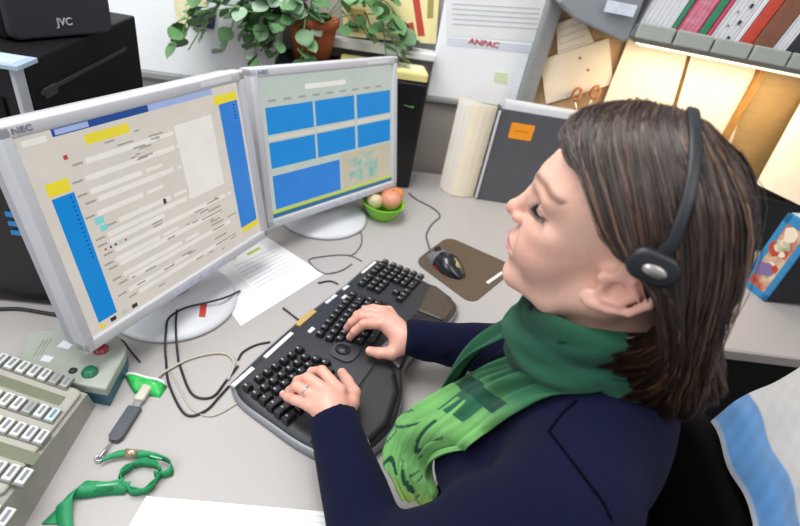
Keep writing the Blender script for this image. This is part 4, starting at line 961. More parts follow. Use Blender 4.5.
HM = frame((.215, .4654, 1.2179), (-.93478, .34902, .06609), (-.35336, -.93268, -.07246), (.03635, -.09109, .99518))
HMn = np.array(HM)
def hw(p): return np.asarray(p)@HMn[:3, :3].T+HMn[:3, 3]
# --- head (head frame: x forward, y left, z up, origin between the ears)
EYE = (.0700, .0370, .0130)
def ear(P):
    # rotate about y axis so the ear leans back
    a = math.radians(-26); c, s = math.cos(a), math.sin(a); Q = P-A3((-.009, 0, -.003)); X = Q[:, 0]*c-Q[:, 2]*s; Z = Q[:, 0]*s+Q[:, 2]*c; Q = np.stack([X, Q[:, 1], Z], 1)
    hx = [(.004, .071, .004), (.008, .075, .018), (-.001, .081, .030), (-.016, .087, .030), (-.028, .090, .016), (-.028, .088, -.004), (-.018, .083, -.020), (-.006, .078, -.030)]
    d = chain(Q, hx, [.0035, .004, .0044, .0045, .0044, .004, .0042, .007], .002)
    d = su(d, ell(Q, (-.001, .075, -.030), (.0085, .0055, .010)), .004)
    pl = ell(Q, (-.010, .078, .002), (.019, .0055, .028)); d = su(d, pl, .004)
    d = su(d, chain(Q, [(-.006, .084, .018), (-.018, .086, .010), (-.018, .085, -.006), (-.008, .081, -.018)], [.003, .0036, .0036, .003], .002), .003)
    d = su(d, cap(Q, (.0, .062, .0), (-.008, .074, .0), .014, .010), .005)
    d = ss(d, ell(Q, (-.005, .088, -.003), (.0085, .0125, .012)), .003); d = ss(d, ell(Q, (-.013, .092, .020), (.008, .008, .006)), .003)
    d = su(d, ell(Q, (.009, .075, -.004), (.005, .006, .007)), .003)
    return d
def headsdf(P):
    Q = mir(P)
    d = ell(P, (-.002, 0, .032), (.082, .068, .076))
    d = su(d, ell(P, (.042, 0, .034), (.055, .058, .060)), .02)
    d = su(d, ell(P, (.038, 0, -.035), (.053, .056, .062)), .03)
    d = su(d, chain(Q, [(-.004, .050, -.045), (.03, .038, -.078), (.074, .010, -.092)], [.017, .017, .014], .01), .022)
    d = su(d, ell(P, (.078, 0, -.089), (.0145, .020, .015)), .018)
    d = su(d, ell(Q, (.060, .036, -.030), (.027, .026, .028)), .024)
    d = su(d, ell(Q, (.062, .044, -.004), (.018, .016, .012)), .014)
    d = su(d, cap(Q, (.088, .012, .032), (.072, .046, .032), .008, .007), .018)       # brow
    d = ss(d, ell(Q, (.0945, .0375, .0135), (.0135, .0175, .0090)), .012)                      # sockets
    d = su(d, ell(P, (.084, 0, -.052), (.018, .026, .022)), .014)                        # mouth mound
    # nose
    d = su(d, chain(P, [(.089, 0, .026), (.096, 0, .008), (.107, 0, -.014)], [.0075, .0075, .0085], .004), .012)
    d = su(d, ell(P, (.109, 0, -.0165), (.0095, .0095, .0085)), .005)
    d = su(d, ell(Q, (.0995, .0095, -.0205), (.0085, .0065, .0065)), .004)
    d = ss(d, ell(Q, (.104, .0065, -.029), (.006, .0035, .004)), .002)
    # lips
    d = su(d, chain(Q, [(.1010, .0, -.0475), (.0985, .010, -.0480), (.088, .023, -.0540)], [.0042, .0040, .002], .002), .004)
    d = su(d, chain(Q, [(.0990, .0, -.0580), (.0965, .010, -.0575), (.088, .022, -.0545)], [.0050, .0045, .002], .002), .004)
    d = ss(d, chain(Q, [(.1075, 0, -.0528), (.1025, .010, -.0532), (.091, .025, -.0548)], [.0022, .002, .0014]), .0025)
    d = ss(d, ell(P, (.106, 0, -.068), (.008, .02, .005)), .008)
    # eyelids
    ly_ = sph(Q, EYE, .0142); up_ = -(Q[:, 2]-(EYE[2]+.0008)-.10*(Q[:, 0]-EYE[0])); lo_ = (Q[:, 2]-(EYE[2]-.0055))
    d = su(d, np.maximum(ly_, up_), .003); d = su(d, np.maximum(ly_, lo_), .003)
    d = np.minimum(d, np.maximum(sph(Q, EYE, .0118), 0*d-1))
    # neck
    nk = chain(P, [(-.028, 0, -.03), (-.036, 0, -.09), (-.052, 0, -.20)], [.050, .050, .058], .02)
    nk = su(nk, chain(Q, [(-.02, .045, -.05), (.0, .02, -.14), (.005, .01, -.19)], [.012, .013, .012], .01), .02)
    d = su(d, nk, .022)
    d = su(d, ear(Q), .005)
    return d
hv, hf = snet(headsdf, (-.125, -.105, -.215), (.135, .105, .135), .0021)
skin = np.array(lin('E8B8A4')); pink = np.array(lin('D98C80')); lipc = np.array(lin('C57A7C')); browc = np.array(lin('6A4634'))
def skincols(v):
    ay = np.abs(v[:, 1]); c = np.tile(skin, (len(v), 1)).astype(float)
    def blend(w, col):
        nonlocal c; w = np.clip(w, 0, 1)[:, None]; c = c*(1-w)+col*w
    blend(.55*np.exp(-(((v[:, 0]-.066)/.026)**2+((ay-.045)/.02)**2+((v[:, 2]+.025)/.022)**2)), pink)
    blend(.6*np.exp(-(((v[:, 0]-.115)/.012)**2+((v[:, 2]+.018)/.012)**2)), pink)
    blend(.55*np.exp(-(((v[:, 0]+.012)/.03)**2+((ay-.088)/.012)**2+((v[:, 2]+.005)/.03)**2)), pink)
    lp_ = ((v[:, 2]+.053)/.0105)**2+(ay/.0235)**2
    blend(np.where((lp_ < 1) & (v[:, 0] > .088), .8*np.clip((1-lp_)*4, 0, 1), 0), lipc)
    bz_ = .0365+.006*np.clip((ay-.012)/.03, 0, 1)-.14*np.clip(ay-.038, 0, .02)
    blend(np.where((ay > .014) & (ay < .057) & (v[:, 0] > .04), .85*np.exp(-((v[:, 2]-bz_)/.0034)**2), 0), browc)
    blend(np.where((ay > .014) & (ay < .048) & (v[:, 0] > .07), .35*np.exp(-((v[:, 2]-.0195)/.004)**2), 0), np.array(lin('B07868')))
    de = np.sqrt((v[:, 0]-EYE[0])**2+(ay-EYE[1])**2+(v[:, 2]-EYE[2])**2)
    blend(np.where((de < .0165) & (v[:, 0] > .066), .8*np.exp(-((v[:, 2]-(EYE[2]+.0012))/.0014)**2), 0), np.array(lin('3A2620')))
    return c
hc = skincols(hv); hv_w = hw(hv)

# --- hands: joints in world space, one capsule chain per finger
def hand(wr, mcp, fingers, thumb, fore, palm_dn):
    """wr wrist point, mcp four knuckles index..little, fingers four lists [pip, dip, tip], thumb [cmc, mcp, ip, tip]"""
    allp = [wr, fore]+mcp+[p for f in fingers for p in f]+thumb
    lo = np.min(np.array([tuple(p) for p in allp]), 0)-.025; hi = np.max(np.array([tuple(p) for p in allp]), 0)+.025
    wr_, fo = tuple(wr), tuple(fore)
    tips = [(tuple(f[-1]), tuple(f[-2])) for f in fingers]+[(tuple(thumb[-1]), tuple(thumb[-2]))]
    def fn(P):
        d = cap(P, fo, wr_, .027, .0235)
        for i, k in enumerate(mcp):
            base = Vector(wr).lerp(Vector(k), .25); d = su(d, cap(P, tuple(base), tuple(k), .0145, .0108 if i < 3 else .0098), .012)
        pc_ = sum((Vector(k) for k in mcp), Vector())/4*.55+Vector(wr)*.45
        d = su(d, sph(P, tuple(pc_), .017), .012)
        d = su(d, chain(P, [tuple(Vector(wr).lerp(Vector(thumb[0]), .4)), tuple(thumb[0]), tuple(thumb[1])], [.016, .0155, .0125], .006), .012)
        fd = None
        for i, f in enumerate(fingers):
            s = (1, 1.03, .98, .87)[i]; e = chain(P, [tuple(mcp[i])]+[tuple(p) for p in f], [.0100*s, .0090*s, .0080*s, .0068*s], .002)
            e = np.minimum(e, sph(P, tuple(f[0]), .0092*s)); fd = e if fd is None else np.minimum(fd, e)
        d = su(d, fd, .0035)
        te = chain(P, [tuple(p) for p in thumb[1:]], [.0118, .0100, .0085], .003); d = su(d, te, .004)
        return d
    v, f = snet(fn, lo, hi, .0016)
    c = np.tile(np.array(lin('DFA896')), (len(v), 1)).astype(float)
    for t, pv in tips:      # nails and pink tips
        t, pv = np.array(t), np.array(pv); ax_ = (t-pv)/np.linalg.norm(t-pv); dr = v-t; al = dr@ax_; up__ = np.array([0, 0, 1.])-ax_*ax_[2]; up__ /= np.linalg.norm(up__)
        w_ = np.exp(-(np.linalg.norm(dr, axis=1)/.012)**2)[:, None]*.35; c = c*(1-w_)+np.array(lin('CC7F70'))*w_
        n_ = (np.linalg.norm(dr-al[:, None]*ax_, axis=1) < .0085) & (al > -.006) & (al < .0075) & (dr@up__ > .0042)
        c[n_] = np.array(lin('E6BDB0'))
    for k in list(mcp)+[f_[0] for f_ in fingers]:
        w_ = np.exp(-(np.linalg.norm(v-np.array(tuple(k)), axis=1)/.011)**2)[:, None]*.3; c = c*(1-w_)+np.array(lin('CB8070'))*w_
    return v, f, c
Z = lambda px, py, z: on(px, py, z)
KT = .793     # height of key tops under the hands
# left hand
Lw = Z(332, 415, .822); Lf = Z(352, 450, .815)
L_m = [Z(340, 391, .836), Z(329, 393, .838), Z(318, 398, .834), Z(309, 405, .826)]
L_f = [[Z(322, 371, .838), Z(312, 372, .820), Z(307, 377, .803)], [Z(308, 378, .836), Z(298, 381, .817), Z(294, 387, .801)], [Z(297, 386, .831), Z(290, 391, .813), Z(287, 396, .800)], [Z(295, 400, .820), Z(288, 397, .808), Z(283, 394, .799)]]
L_t = [Z(349, 403, .815), Z(353, 393, .812), Z(347, 381, .808), Z(342, 373, .802)]
# right hand
Rw = Z(404, 338, .828); Rf = Z(440, 344, .82)
R_m = [Z(383, 324, .842), Z(381, 318, .844), Z(384, 313, .842), Z(389, 311, .834)]
R_f = [[Z(364, 324, .842), Z(355, 331, .822), Z(350, 337, .803)], [Z(362, 316, .842), Z(352, 322, .822), Z(347, 328, .802)], [Z(366, 311, .838), Z(357, 315, .820), Z(353, 320, .802)], [Z(373, 308, .830), Z(365, 309, .816), Z(361, 313, .802)]]
R_t = [Z(399, 347, .818), Z(392, 353, .812), Z(379, 353, .806), Z(370, 351, .801)]
def lens(m, fs): return [[round((Vector(a)-Vector(b)).length*1000) for a, b in zip([m[i]]+f[:-1], f)] for i, f in enumerate(fs)]
print('HANDLEN', lens(L_m, L_f), lens(R_m, R_f), [round((Vector(a)-Vector(b)).length*1000) for a, b in zip(L_t, L_t[1:])], [round((Vector(a)-Vector(b)).length*1000) for a, b in zip(R_t, R_t[1:])], [round((k-Lw).length*1000) for k in L_m], [round((k-Rw).length*1000) for k in R_m])
lv_, lf_, lc_ = hand(Lw, L_m, L_f, L_t, Lf, None)
rv_, rf_, rc_ = hand(Rw, R_m, R_f, R_t, Rf, None)

# --- torso and arms under the clothes, trousers, jumper
ShL, ShR = B(-.055, .165, 1.005), B(-.055, -.165, 1.005)
ElL = Vector((.046, .290, .80)); ElR = Vector((.262, .715, .815))
def bp(f, l, z): return tuple(B(f, l, z))
FN = np.array([FV.x, FV.y, 0], np.float32); LN = np.array([LV.x, LV.y, 0], np.float32); HBn = np.array([HB.x, HB.y, 0], np.float32)
def tob(P): Q = P-HBn; return np.stack([Q@FN, Q@LN, P[:, 2]], 1)
def fromb(v): return HBn+v[:, :1]*FN+v[:, 1:2]*LN+np.concatenate([np.zeros((len(v), 2)), v[:, 2:3]], 1)
def bl_(p): q = tob(np.array([tuple(p)], np.float32))[0]; return tuple(q)
bShL, bShR, bElL, bElR, bLw, bRw = map(bl_, (ShL, ShR, ElL, ElR, Lw, Rw))
def torso(P, g=0):
    Q = mir(P)
    d = ell(P, (-.055, 0, .93), (.105+g, .150+g, .17+g))
    d = su(d, cap(Q, (-.062, 0, 1.0), (-.058, .145, 1.0), .062+g, .052+g), .05)
    d = su(d, cap(Q, (-.058, .0, 1.075), (-.060, .115, 1.02), .040+g, .040+g), .04)
    d = su(d, ell(Q, (.030, .070, .885), (.062+g, .066+g, .068+g)), .04)
    d = su(d, ell(P, (-.062, 0, .73), (.115+g, .145+g, .17+g)), .05)
    d = su(d, ell(P, (-.085, 0, .565), (.130+g, .180+g, .115+g)), .05)
    return d
def arms(P, g=0, fine=0):
    a = chain(P, [bShL, bElL, bLw], [.055+g, .044+g, .027+g], .02); b = chain(P, [bShR, bElR, bRw], [.055+g, .044+g, .027+g], .02); return np.minimum(a, b)
def bodysdf(P): return su(torso(P, -.012), arms(P, -.014), .03)
bv, bf_ = snet(bodysdf, (-.24, -.34, .44), (.36, .34, 1.14), .010)
def jumper(P):
    d = torso(P, .004); x, y, z = P[:, 0], P[:, 1], P[:, 2]
    cuL = tuple(np.array(bElL)+(np.array(bLw)-np.array(bElL))*.965); cuR = tuple(np.array(bElR)+(np.array(bRw)-np.array(bElR))*.985)
    la = chain(P, [bShL, bElL, cuL], [.062, .050, .037], .025); ra = chain(P, [bShR, bElR, cuR], [.064, .053, .034], .025)
    fold = .0035*np.sin(55*x+18*y+70*z)*np.exp(-((np.linalg.norm(P-A3(bElL), axis=1)-.02)/.10)**2)+.003*np.sin(60*x-40*y+30*z)*np.exp(-((np.linalg.norm(P-A3(bElR), axis=1))/.11)**2)
    fold = fold+.004*np.sin(40*x+50*y-25*z)*np.exp(-(((z-.93)/.08)**2+((np.abs(y)-.15)/.06)**2))+.0025*np.sin(38*z+14*x+9*y)*np.exp(-((z-.74)/.1)**2)
    sl = 1.5*.0012*np.sin(90*x+60*y+80*z)*np.exp(-((z-.81)/.04)**2)
    d = su(d, np.minimum(la, ra), .035)+fold+sl
    # open collar and hem
    d = np.maximum(d, -(P[:, 2]-.50)); d = ss(d, cap(P, (-.045, 0, 1.05), (-.025, 0, 1.3), .062, .075), .006)
    # sleeve ends cut flat
    for e, c in ((bElL, cuL), (bElR, cuR)):
        ax_ = A3(c)-A3(e); ax_ = ax_/np.linalg.norm(ax_); pl = (P-A3(c))@ax_; near = np.linalg.norm(P-A3(c), axis=1) < .07
        d = np.where(near, np.maximum(d, pl-.004), d)
    return d
jv, jf = snet(jumper, (-.26, -.36, .46), (.42, .36, 1.14), .0075)
def trousers(P):
    Q = mir(P); d = ell(P, (-.085, 0, .555), (.135, .19, .105)); d = su(d, chain(Q, [(-.06, .09, .535), (.33, .10, .535), (.30, .11, .11)], [.088, .064, .046], .03), .04); return np.maximum(d, .09-P[:, 2])
tv, tf = snet(trousers, (-.25, -.23, .08), (.42, .23, .68), .012)
def shoe(P):
    Q = mir(P); d = cap(Q, (.27, .11, .045), (.40, .12, .030), .042, .032); d = su(d, ell(Q, (.285, .11, .075), (.045, .038, .05)), .02); return np.maximum(d, .004-P[:, 2])
sv_, sf_2 = snet(shoe, (.2, -.18, 0), (.46, .18, .16), .009)

PO = bp(-.09, 0, 0)
person = thing('person', 'woman in navy jumper and green scarf typing, wearing a headset', 'person', (PO[0], PO[1], 0.0))
POv = np.array([PO[0], PO[1], 0.])
m_skin = mat('skin', attr='Col', rough=.42, sss=.12, bump=.06, bscale=900, var=.05, scale=120)
allv = np.concatenate([hv_w, lv_, rv_, fromb(bv)]); o_ = np.cumsum([0, len(hv_w), len(lv_), len(rv_)])
allf = np.concatenate([hf, lf_+o_[1], rf_+o_[2], bf_+o_[3]]); allc = np.concatenate([hc, lc_, rc_, np.tile(skin, (len(bv), 1))])
body = colormesh('body', allv-POv, allf, allc, m_skin, person)
def plainmesh(name, v, f, m, parent=person):
    me = bpy.data.meshes.new(name); me.from_pydata((np.asarray(v)-POv).tolist(), [], np.asarray(f).tolist()); me.materials.append(m); me.polygons.foreach_set('use_smooth', [True]*len(me.polygons)); return link(name, me, parent)
m_navy = mat('navy_knit', '11142F', .95, var=.22, scale=500, bump=.5, bscale=1100, sheen=.02, spec=.12)
jo = plainmesh('jumper', fromb(jv), jf, m_navy); sm_ = jo.modifiers.new('s', 'SMOOTH'); sm_.iterations = 4; sm_.factor = .5
to_ = plainmesh('trousers', fromb(tv), tf, mat('dark_trousers', '1C1C22', .9, var=.1, bump=.2))
plainmesh('shoes', fromb(sv_), sf_2, mat('black_leather', '121214', .4))
# shoulder and side seams of the jumper
# eyes
for sgn in (1, -1):
    c = Vector((EYE[0], EYE[1]*sgn, EYE[2])); q = MB(); look = Vector((.93, -.02, -.34)).normalized(); Mx = HM@T(*c)@look.to_track_quat('Z', 'Y').to_matrix().to_4x4()
    pr = [(.0128*math.sin(a_), .0128*math.cos(a_)) for a_ in [math.pi*i/20 for i in range(21)]]
    k0 = len(q.v); q.lathe(pr, 24, T(*(-Vector(POv)))@Mx)
    for i, f in enumerate(q.f):
        seg = i % 20; q.m[i] = 2 if seg < 2 else (1 if seg < 4 else 0)
    q.build('eye', [mat('eye_white', 'D8D0CA', .15), mat('iris', '5B4A3A', .15), mat('pupil', '0A0A0A', .1)], person)
# eyelashes
for sgn in (1, -1):
    q = MB()
    for i in range(16):
        a_ = math.radians(-50+130*i/15); c = Vector(EYE); b0 = c+Vector((.0142*math.cos(a_)*.98, .0142*math.sin(a_), .0006)); d_ = Vector((math.cos(a_), math.sin(a_)*1.2, 0))
        P = [b0, b0+d_*.005+Vector((0, 0, -.0014)), b0+d_*.0095+Vector((0, 0, .0002))]; P = [Vector((p.x, p.y*sgn, p.z)) for p in P]
        q.tube([HM@p-Vector(POv) for p in P], [.0009, .0007, .0002], 4)
    q.build('eyelashes', mat('lash_black', '1A1412', .6), person)

# --- hair: guide strands from the parting to the tips, lofted, with loose strands on top
G = [
 [(.068, -.015, .118), (.088, .006, .102), (.086, .026, .084), (.063, .047, .073), (.041, .062, .064), (.026, .071, .047), (.013, .077, .032), (-.014, .086, .034), (-.046, .087, .020), (-.063, .086, -.016), (-.050, .087, -.054), (.006, .084, -.086)],
 [(.056, -.016, .128), (.072, .018, .118), (.064, .044, .100), (.046, .063, .082), (.026, .077, .062), (.004, .087, .040), (-.026, .093, .026), (-.054, .094, -.006), (-.070, .093, -.042), (-.056, .090, -.076), (-.008, .086, -.104)],
 [(.036, -.018, .136), (.042, .022, .131), (.030, .052, .114), (.010, .072, .090), (-.012, .086, .060), (-.034, .094, .028), (-.058, .098, -.004), (-.076, .097, -.040), (-.080, .094, -.078), (-.066, .089, -.104), (-.034, .084, -.126)],
 [(.014, -.018, .139), (.010, .022, .134), (-.008, .048, .118), (-.030, .066, .091), (-.051, .079, .056), (-.067, .087, .020), (-.080, .091, -.016), (-.092, .091, -.052), (-.100, .088, -.088), (-.106, .083, -.112), (-.098, .077, -.132)],
 [(-.006, -.016, .138), (-.016, .014, .132), (-.037, .036, .114), (-.060, .051, .086), (-.078, .062, .050), (-.091, .069, .014), (-.101, .072, -.022), (-.115, .072, -.058), (-.130, .069, -.086), (-.141, .064, -.106), (-.144, .059, -.122)],
 [(-.016, -.014, .136), (-.032, .002, .128), (-.055, .012, .110), (-.078, .020, .082), (-.095, .026, .046), (-.106, .030, .010), (-.114, .032, -.026), (-.127, .032, -.060), (-.144, .030, -.082), (-.158, .028, -.098), (-.164, .026, -.110)],
]
def resamp(g, n=14):
    P_ = [Vector(p) for p in g]; P_ = smoothpath(P_, 8); L_ = [0]
    for a_, b_ in zip(P_, P_[1:]): L_.append(L_[-1]+(b_-a_).length)
    out_ = []
    for k in range(n):
        t_ = L_[-1]*k/(n-1); i_ = max(0, min(len(P_)-2, sum(1 for x_ in L_ if x_ <= t_)-1)); out_.append(tuple(P_[i_].lerp(P_[i_+1], (t_-L_[i_])/max(1e-9, L_[i_+1]-L_[i_]))))
    return out_
G = [resamp([(x, y, z if z < .06 else .06+(z-.06)*.87) for x, y, z in g]) for g in G]
def mirg(g, pf): return [(x, (-y if i > 0 else y)-.0, z) for i, (x, y, z) in enumerate(g)]
G = G+[[(x, -y if i else y, z) for i, (x, y, z) in enumerate(g)] for g in reversed(G)]
G = np.array(G); NG, NP = G.shape[:2]
def cr1(P, t):
    n = len(P)-1; t = np.clip(t*n, 0, n-1e-6); i = t.astype(int); f = (t-i)[:, None]; g = lambda k: P[np.clip(i+k, 0, n)]
    a, b, c, d = g(-1), g(0), g(1), g(2); return .5*(2*b+(c-a)*f+(2*a-5*b+4*c-d)*f*f+(3*b-a-3*c+d)*f**3)
def hairpt(s, t):     # s across the guides 0..1 (array), t along (array), same length
    n = NG-1; k = np.clip(s*n, 0, n-1e-6); i = k.astype(int); f = (k-i)[:, None]
    rows = np.stack([cr1(G[g], t) for g in range(NG)], 0); ix = np.arange(len(t))
    g = lambda q: rows[np.clip(i+q, 0, n), ix]
    a, b, c, d = g(-1), g(0), g(1), g(2); return .5*(2*b+(c-a)*f+(2*a-5*b+4*c-d)*f*f+(3*b-a-3*c+d)*f**3)
SN, TN = 110, 60
ss_, tt_ = np.meshgrid(np.linspace(0, 1, SN), np.linspace(0, 1, TN), indexing='ij'); ss_, tt_ = ss_.ravel(), tt_.ravel()
cen = np.array([-.012, 0, .02])
def lock(s, t): return .0022*np.sin(s*150+6*np.sin(t*3))+.0016*np.sin(s*331+t*4)+.003*np.sin(s*47+t*5)
hp = hairpt(ss_, tt_)
def radial(p): r_ = p-cen*np.array([1, 1, 0])-np.stack([0*p[:, 0], 0*p[:, 0], np.clip(p[:, 2], -.2, .05)], 1); return r_/np.maximum(np.linalg.norm(r_, axis=1), 1e-6)[:, None]
hp2 = hp+radial(hp)*(lock(ss_, tt_)*np.clip(tt_*6, 0, 1))[:, None]-radial(hp)*(.002+.005*(1-np.clip(tt_*9, 0, 1)))[:, None]
inner = cen*np.array([1, 1, 0]); 
hfaces = [(i*TN+j, i*TN+j+1, (i+1)*TN+j+1, (i+1)*TN+j) for i in range(SN-1) for j in range(TN-1)]
m_hair = mat('hair_brown', attr='Col', rough=.38, spec=.6, sheen=.0)
dark, mid, light = np.array(lin('20140F')), np.array(lin('422C20')), np.array(lin('8C6A4E'))
hcol = np.tile(dark, (len(hp2), 1))*(.8+.5*(.5+.5*np.sin(ss_*180))[:, None])
ho = colormesh('hair', hw(hp2)-POv, hfaces, hcol, m_hair, person); md = ho.modifiers.new('t', 'SOLIDIFY'); md.thickness = .008; md.offset = -1
# loose strands
NS, NK = 5200, 16
s0 = rng.uniform(0, 1, NS); s0 = np.where(rng.random(NS) < .72, s0*.55, s0); amp = rng.uniform(-.0015, .0045, NS); t1 = rng.uniform(.86, 1.05, NS); t0 = np.where(rng.random(NS) < .7, rng.uniform(0, .05, NS), rng.uniform(0, .55, NS))
ds = rng.normal(0, .012, NS); ph = rng.uniform(0, 6.28, NS); fly = (rng.random(NS) < .05)*rng.uniform(.002, .010, NS)
kk = np.linspace(0, 1, NK)
tS = (t0[:, None]+(t1-t0)[:, None]*kk).ravel(); sS = np.clip(s0[:, None]+ds[:, None]*kk+.006*np.sin(kk*5+ph[:, None]), 0, 1).ravel()
pS = hairpt(sS, np.clip(tS, 0, 1)); ov = np.clip(tS-1, 0, 1)[:, None]
off = (np.repeat(amp, NK)+lock(sS, tS)*np.clip(tS*6, 0, 1)+np.repeat(fly, NK)*np.tile(np.sin(kk*3.1), NS)); pS = pS+radial(pS)*off[:, None]+ov*np.array([.12, 0, -.25])+rng.normal(0, .0004, pS.shape)
pS = hw(pS).reshape(NS, NK, 3)
nv = []; nf = []; nc = []
tan = np.gradient(pS, axis=1); tan /= np.maximum(np.linalg.norm(tan, axis=2, keepdims=True), 1e-9)
cw = hw(np.array([cen]))[0]; rad = pS-cw; rad /= np.linalg.norm(rad, axis=2, keepdims=True); sd = np.cross(tan, rad); sd /= np.maximum(np.linalg.norm(sd, axis=2, keepdims=True), 1e-9)
wdt = (rng.uniform(.0004, .0011, NS)[:, None]*np.clip(np.sin(np.pi*(kk*.9+.08)), .12, 1))[..., None]
sv3 = np.stack([pS+sd*wdt, pS+rad*wdt*.8, pS-sd*wdt], 2).reshape(-1, 3)
base = (np.arange(NS)[:, None]*NK+np.arange(NK-1))[..., None]*3
fq = np.concatenate([np.stack([base+a, base+b, base+3+b, base+3+a], -1).reshape(-1, 4) for a, b in ((0, 1), (1, 2))])
mixw = np.clip(rng.normal(.35, .35, NS), 0, 1.2); hi_ = (rng.random(NS) < .10)
sc_ = dark+(mid-dark)*mixw[:, None]; sc_[hi_] = mid+(light-mid)*rng.uniform(.2, .9, hi_.sum())[:, None]
colormesh('hair_strands', sv3-POv, fq, np.repeat(sc_, NK*3, axis=0), m_hair, person)

# ------------------------------------------------------------------ scarf (one cloth: neck wrap and two ends)
m_scarf = mat('scarf_cloth', attr='Col', rough=.95, bump=.6, bscale=1500, sheen=.06, spec=.15, var=.12, scale=700)
gd, gm, gl, gy = (np.array(lin(c)) for c in ('235040', '3A7A54', '78B46A', '9CBC5C'))
def ribbon_grid(path, wid, n, m, fold, colf, thick=.003):
    """path: list of centres, wid: list of half-width vectors (world), fold(u,v)-> offset along the normal"""
    Pc = np.array([tuple(p) for p in path]); Wc = np.array([tuple(p) for p in wid]); t = np.linspace(0, 1, n); C_ = cr1(Pc, t); W_ = cr1(Wc, t)
    tg = np.gradient(C_, axis=0); vs, cs = [], []
    for i in range(n):
        nr = np.cross(tg[i], W_[i]); nr /= np.linalg.norm(nr)
        for j in range(m):
            u = j/(m-1)*2-1; vs.append(C_[i]+W_[i]*u+nr*fold(t[i], u)); cs.append(colf(t[i], u))
    fs = [(i*m+j, i*m+j+1, (i+1)*m+j+1, (i+1)*m+j) for i in range(n-1) for j in range(m-1)]
    return vs, fs, cs
def lerp(a, b, t): return a+(b-a)*min(1, max(0, t))

def jsd(Pw): return jumper(tob(np.asarray(Pw, np.float32)))
def jgrad(Pw):
    e = 2e-3; g = np.stack([jsd(Pw+np.array(d_)*e)-jsd(Pw-np.array(d_)*e) for d_ in ((1, 0, 0), (0, 1, 0), (0, 0, 1))], 1); return g/np.maximum(np.linalg.norm(g, axis=1), 1e-6)[:, None]
def pushout(vs, marg, it=5):
    V_ = np.array([tuple(p) for p in vs], np.float32)
    for _ in range(it): V_ = V_+jgrad(V_)*np.maximum(0, marg-jsd(V_))[:, None]*.9
    return V_
def onj(px, py, off=.012):              # point on the jumper surface seen in that direction
    d_ = ray(px, py); d_ = d_/np.linalg.norm(d_); p = CAM+d_*.25
    for _ in range(80):
        s_3 = float(jsd(p[None])[0])-off
        p = p+d_*s_3*.8
        if s_3 < 5e-4: break
    return Vector(p)
# neck wrap: closed ring with soft folds
NA, NB = 160, 56; vs, cs = [], []
for i in range(NA):
    a_ = 2*math.pi*i/NA; ca, sa = math.cos(a_), math.sin(a_)
    for j in range(NB):
        b_ = 2*math.pi*j/NB; front = max(0, ca)**.8; left = max(0, sa); R_ = .066+.018*front+.004*left; zc_ = 1.100-.036*front+.016*left-.004*max(0, -ca)
        rr = .014+.010*front+.004*left; hh2 = .028+.012*front+.010*left
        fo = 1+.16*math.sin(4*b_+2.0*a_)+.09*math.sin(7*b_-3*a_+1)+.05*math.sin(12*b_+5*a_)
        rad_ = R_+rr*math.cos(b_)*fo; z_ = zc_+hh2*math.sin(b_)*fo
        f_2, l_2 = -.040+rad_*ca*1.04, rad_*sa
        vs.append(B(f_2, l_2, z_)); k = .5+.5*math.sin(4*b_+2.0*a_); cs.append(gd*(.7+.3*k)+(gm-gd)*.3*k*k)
fs = [(i*NB+j, i*NB+(j+1) % NB, ((i+1) % NA)*NB+(j+1) % NB, ((i+1) % NA)*NB+j) for i in range(NA) for j in range(NB)]
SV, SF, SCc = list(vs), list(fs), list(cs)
def addribbon(v, f, c):
    k = len(SV); SV.extend(Vector(tuple(p)) for p in v); SF.extend(tuple(i+k for i in q) for q in f); SCc.extend(c)
def band(ea, eb, n, m, fold, colf, marg):
    """cloth between two edge lines, kept clear of the jumper"""
    A_ = cr1(np.array([tuple(p) for p in ea]), np.linspace(0, 1, n)); E_ = cr1(np.array([tuple(p) for p in eb]), np.linspace(0, 1, n)); vs = []; cs = []; uv = []
    for i in range(n):
        for j in range(m): vs.append(A_[i]+(E_[i]-A_[i])*j/(m-1)); uv.append((i/(n-1), j/(m-1)*2-1)); cs.append(colf(*uv[-1]))
    V_ = pushout(vs, marg, 6); N_ = jgrad(V_); V_ = V_+N_*np.array([[fold(t, u)] for t, u in uv])
    return V_, [(i*m+j, i*m+j+1, (i+1)*m+j+1, (i+1)*m+j) for i in range(n-1) for j in range(m-1)], cs
# near end: from behind the neck over the left shoulder, across the chest, hanging over the belly
def col_near(t, u):
    c = lerp(gd, gm*.9, (t-.10)/.22) if t < .32 else lerp(gm*.9, gl, (t-.32)/.16)
    if t > .86: c = lerp(gl, gy, (t-.86)/.14)
    if .36 < t < .43 and -.85 < u < .75: c = gd*.9                  # dark block
    if .43 < t < .53 and -.55 < u < .45:                             # block letter E
        s = (t-.43)/.1; k = (u+.55)/1.0
        if s < .28 or k < .2 or k > .8 or .4 < k < .6: c = lerp(gd, gm, .35)
    if t > .57 and u < .45:                                          # scroll lines
        w_ = math.sin(17*t+3.0*math.sin(4*u+6*t)+1.5*u)
        if abs(w_) < .22: c = gd*.95
    return c*(.93+.1*math.sin(40*u+9*t))
ea = [onj(618, 345), onj(560, 352), onj(512, 362), onj(470, 378), on(432, 400, .925), on(402, 420, .895), on(385, 444, .868), on(384, 470, .845), on(402, 499, .82)]
eb = [onj(640, 375), onj(600, 388), onj(548, 394), onj(512, 412), onj(488, 430), onj(468, 448), on(458, 468, .88), on(444, 490, .85), on(428, 510, .82)]
v, f, c = band(ea, eb, 280, 72, lambda t, u: .0045*math.sin(5.5*u+1.5*t)+.004*math.sin(11*u-5*t+1)+.002*math.sin(19*u+8*t)+.008*(1-u*u), col_near, .008); addribbon(v, f, c)
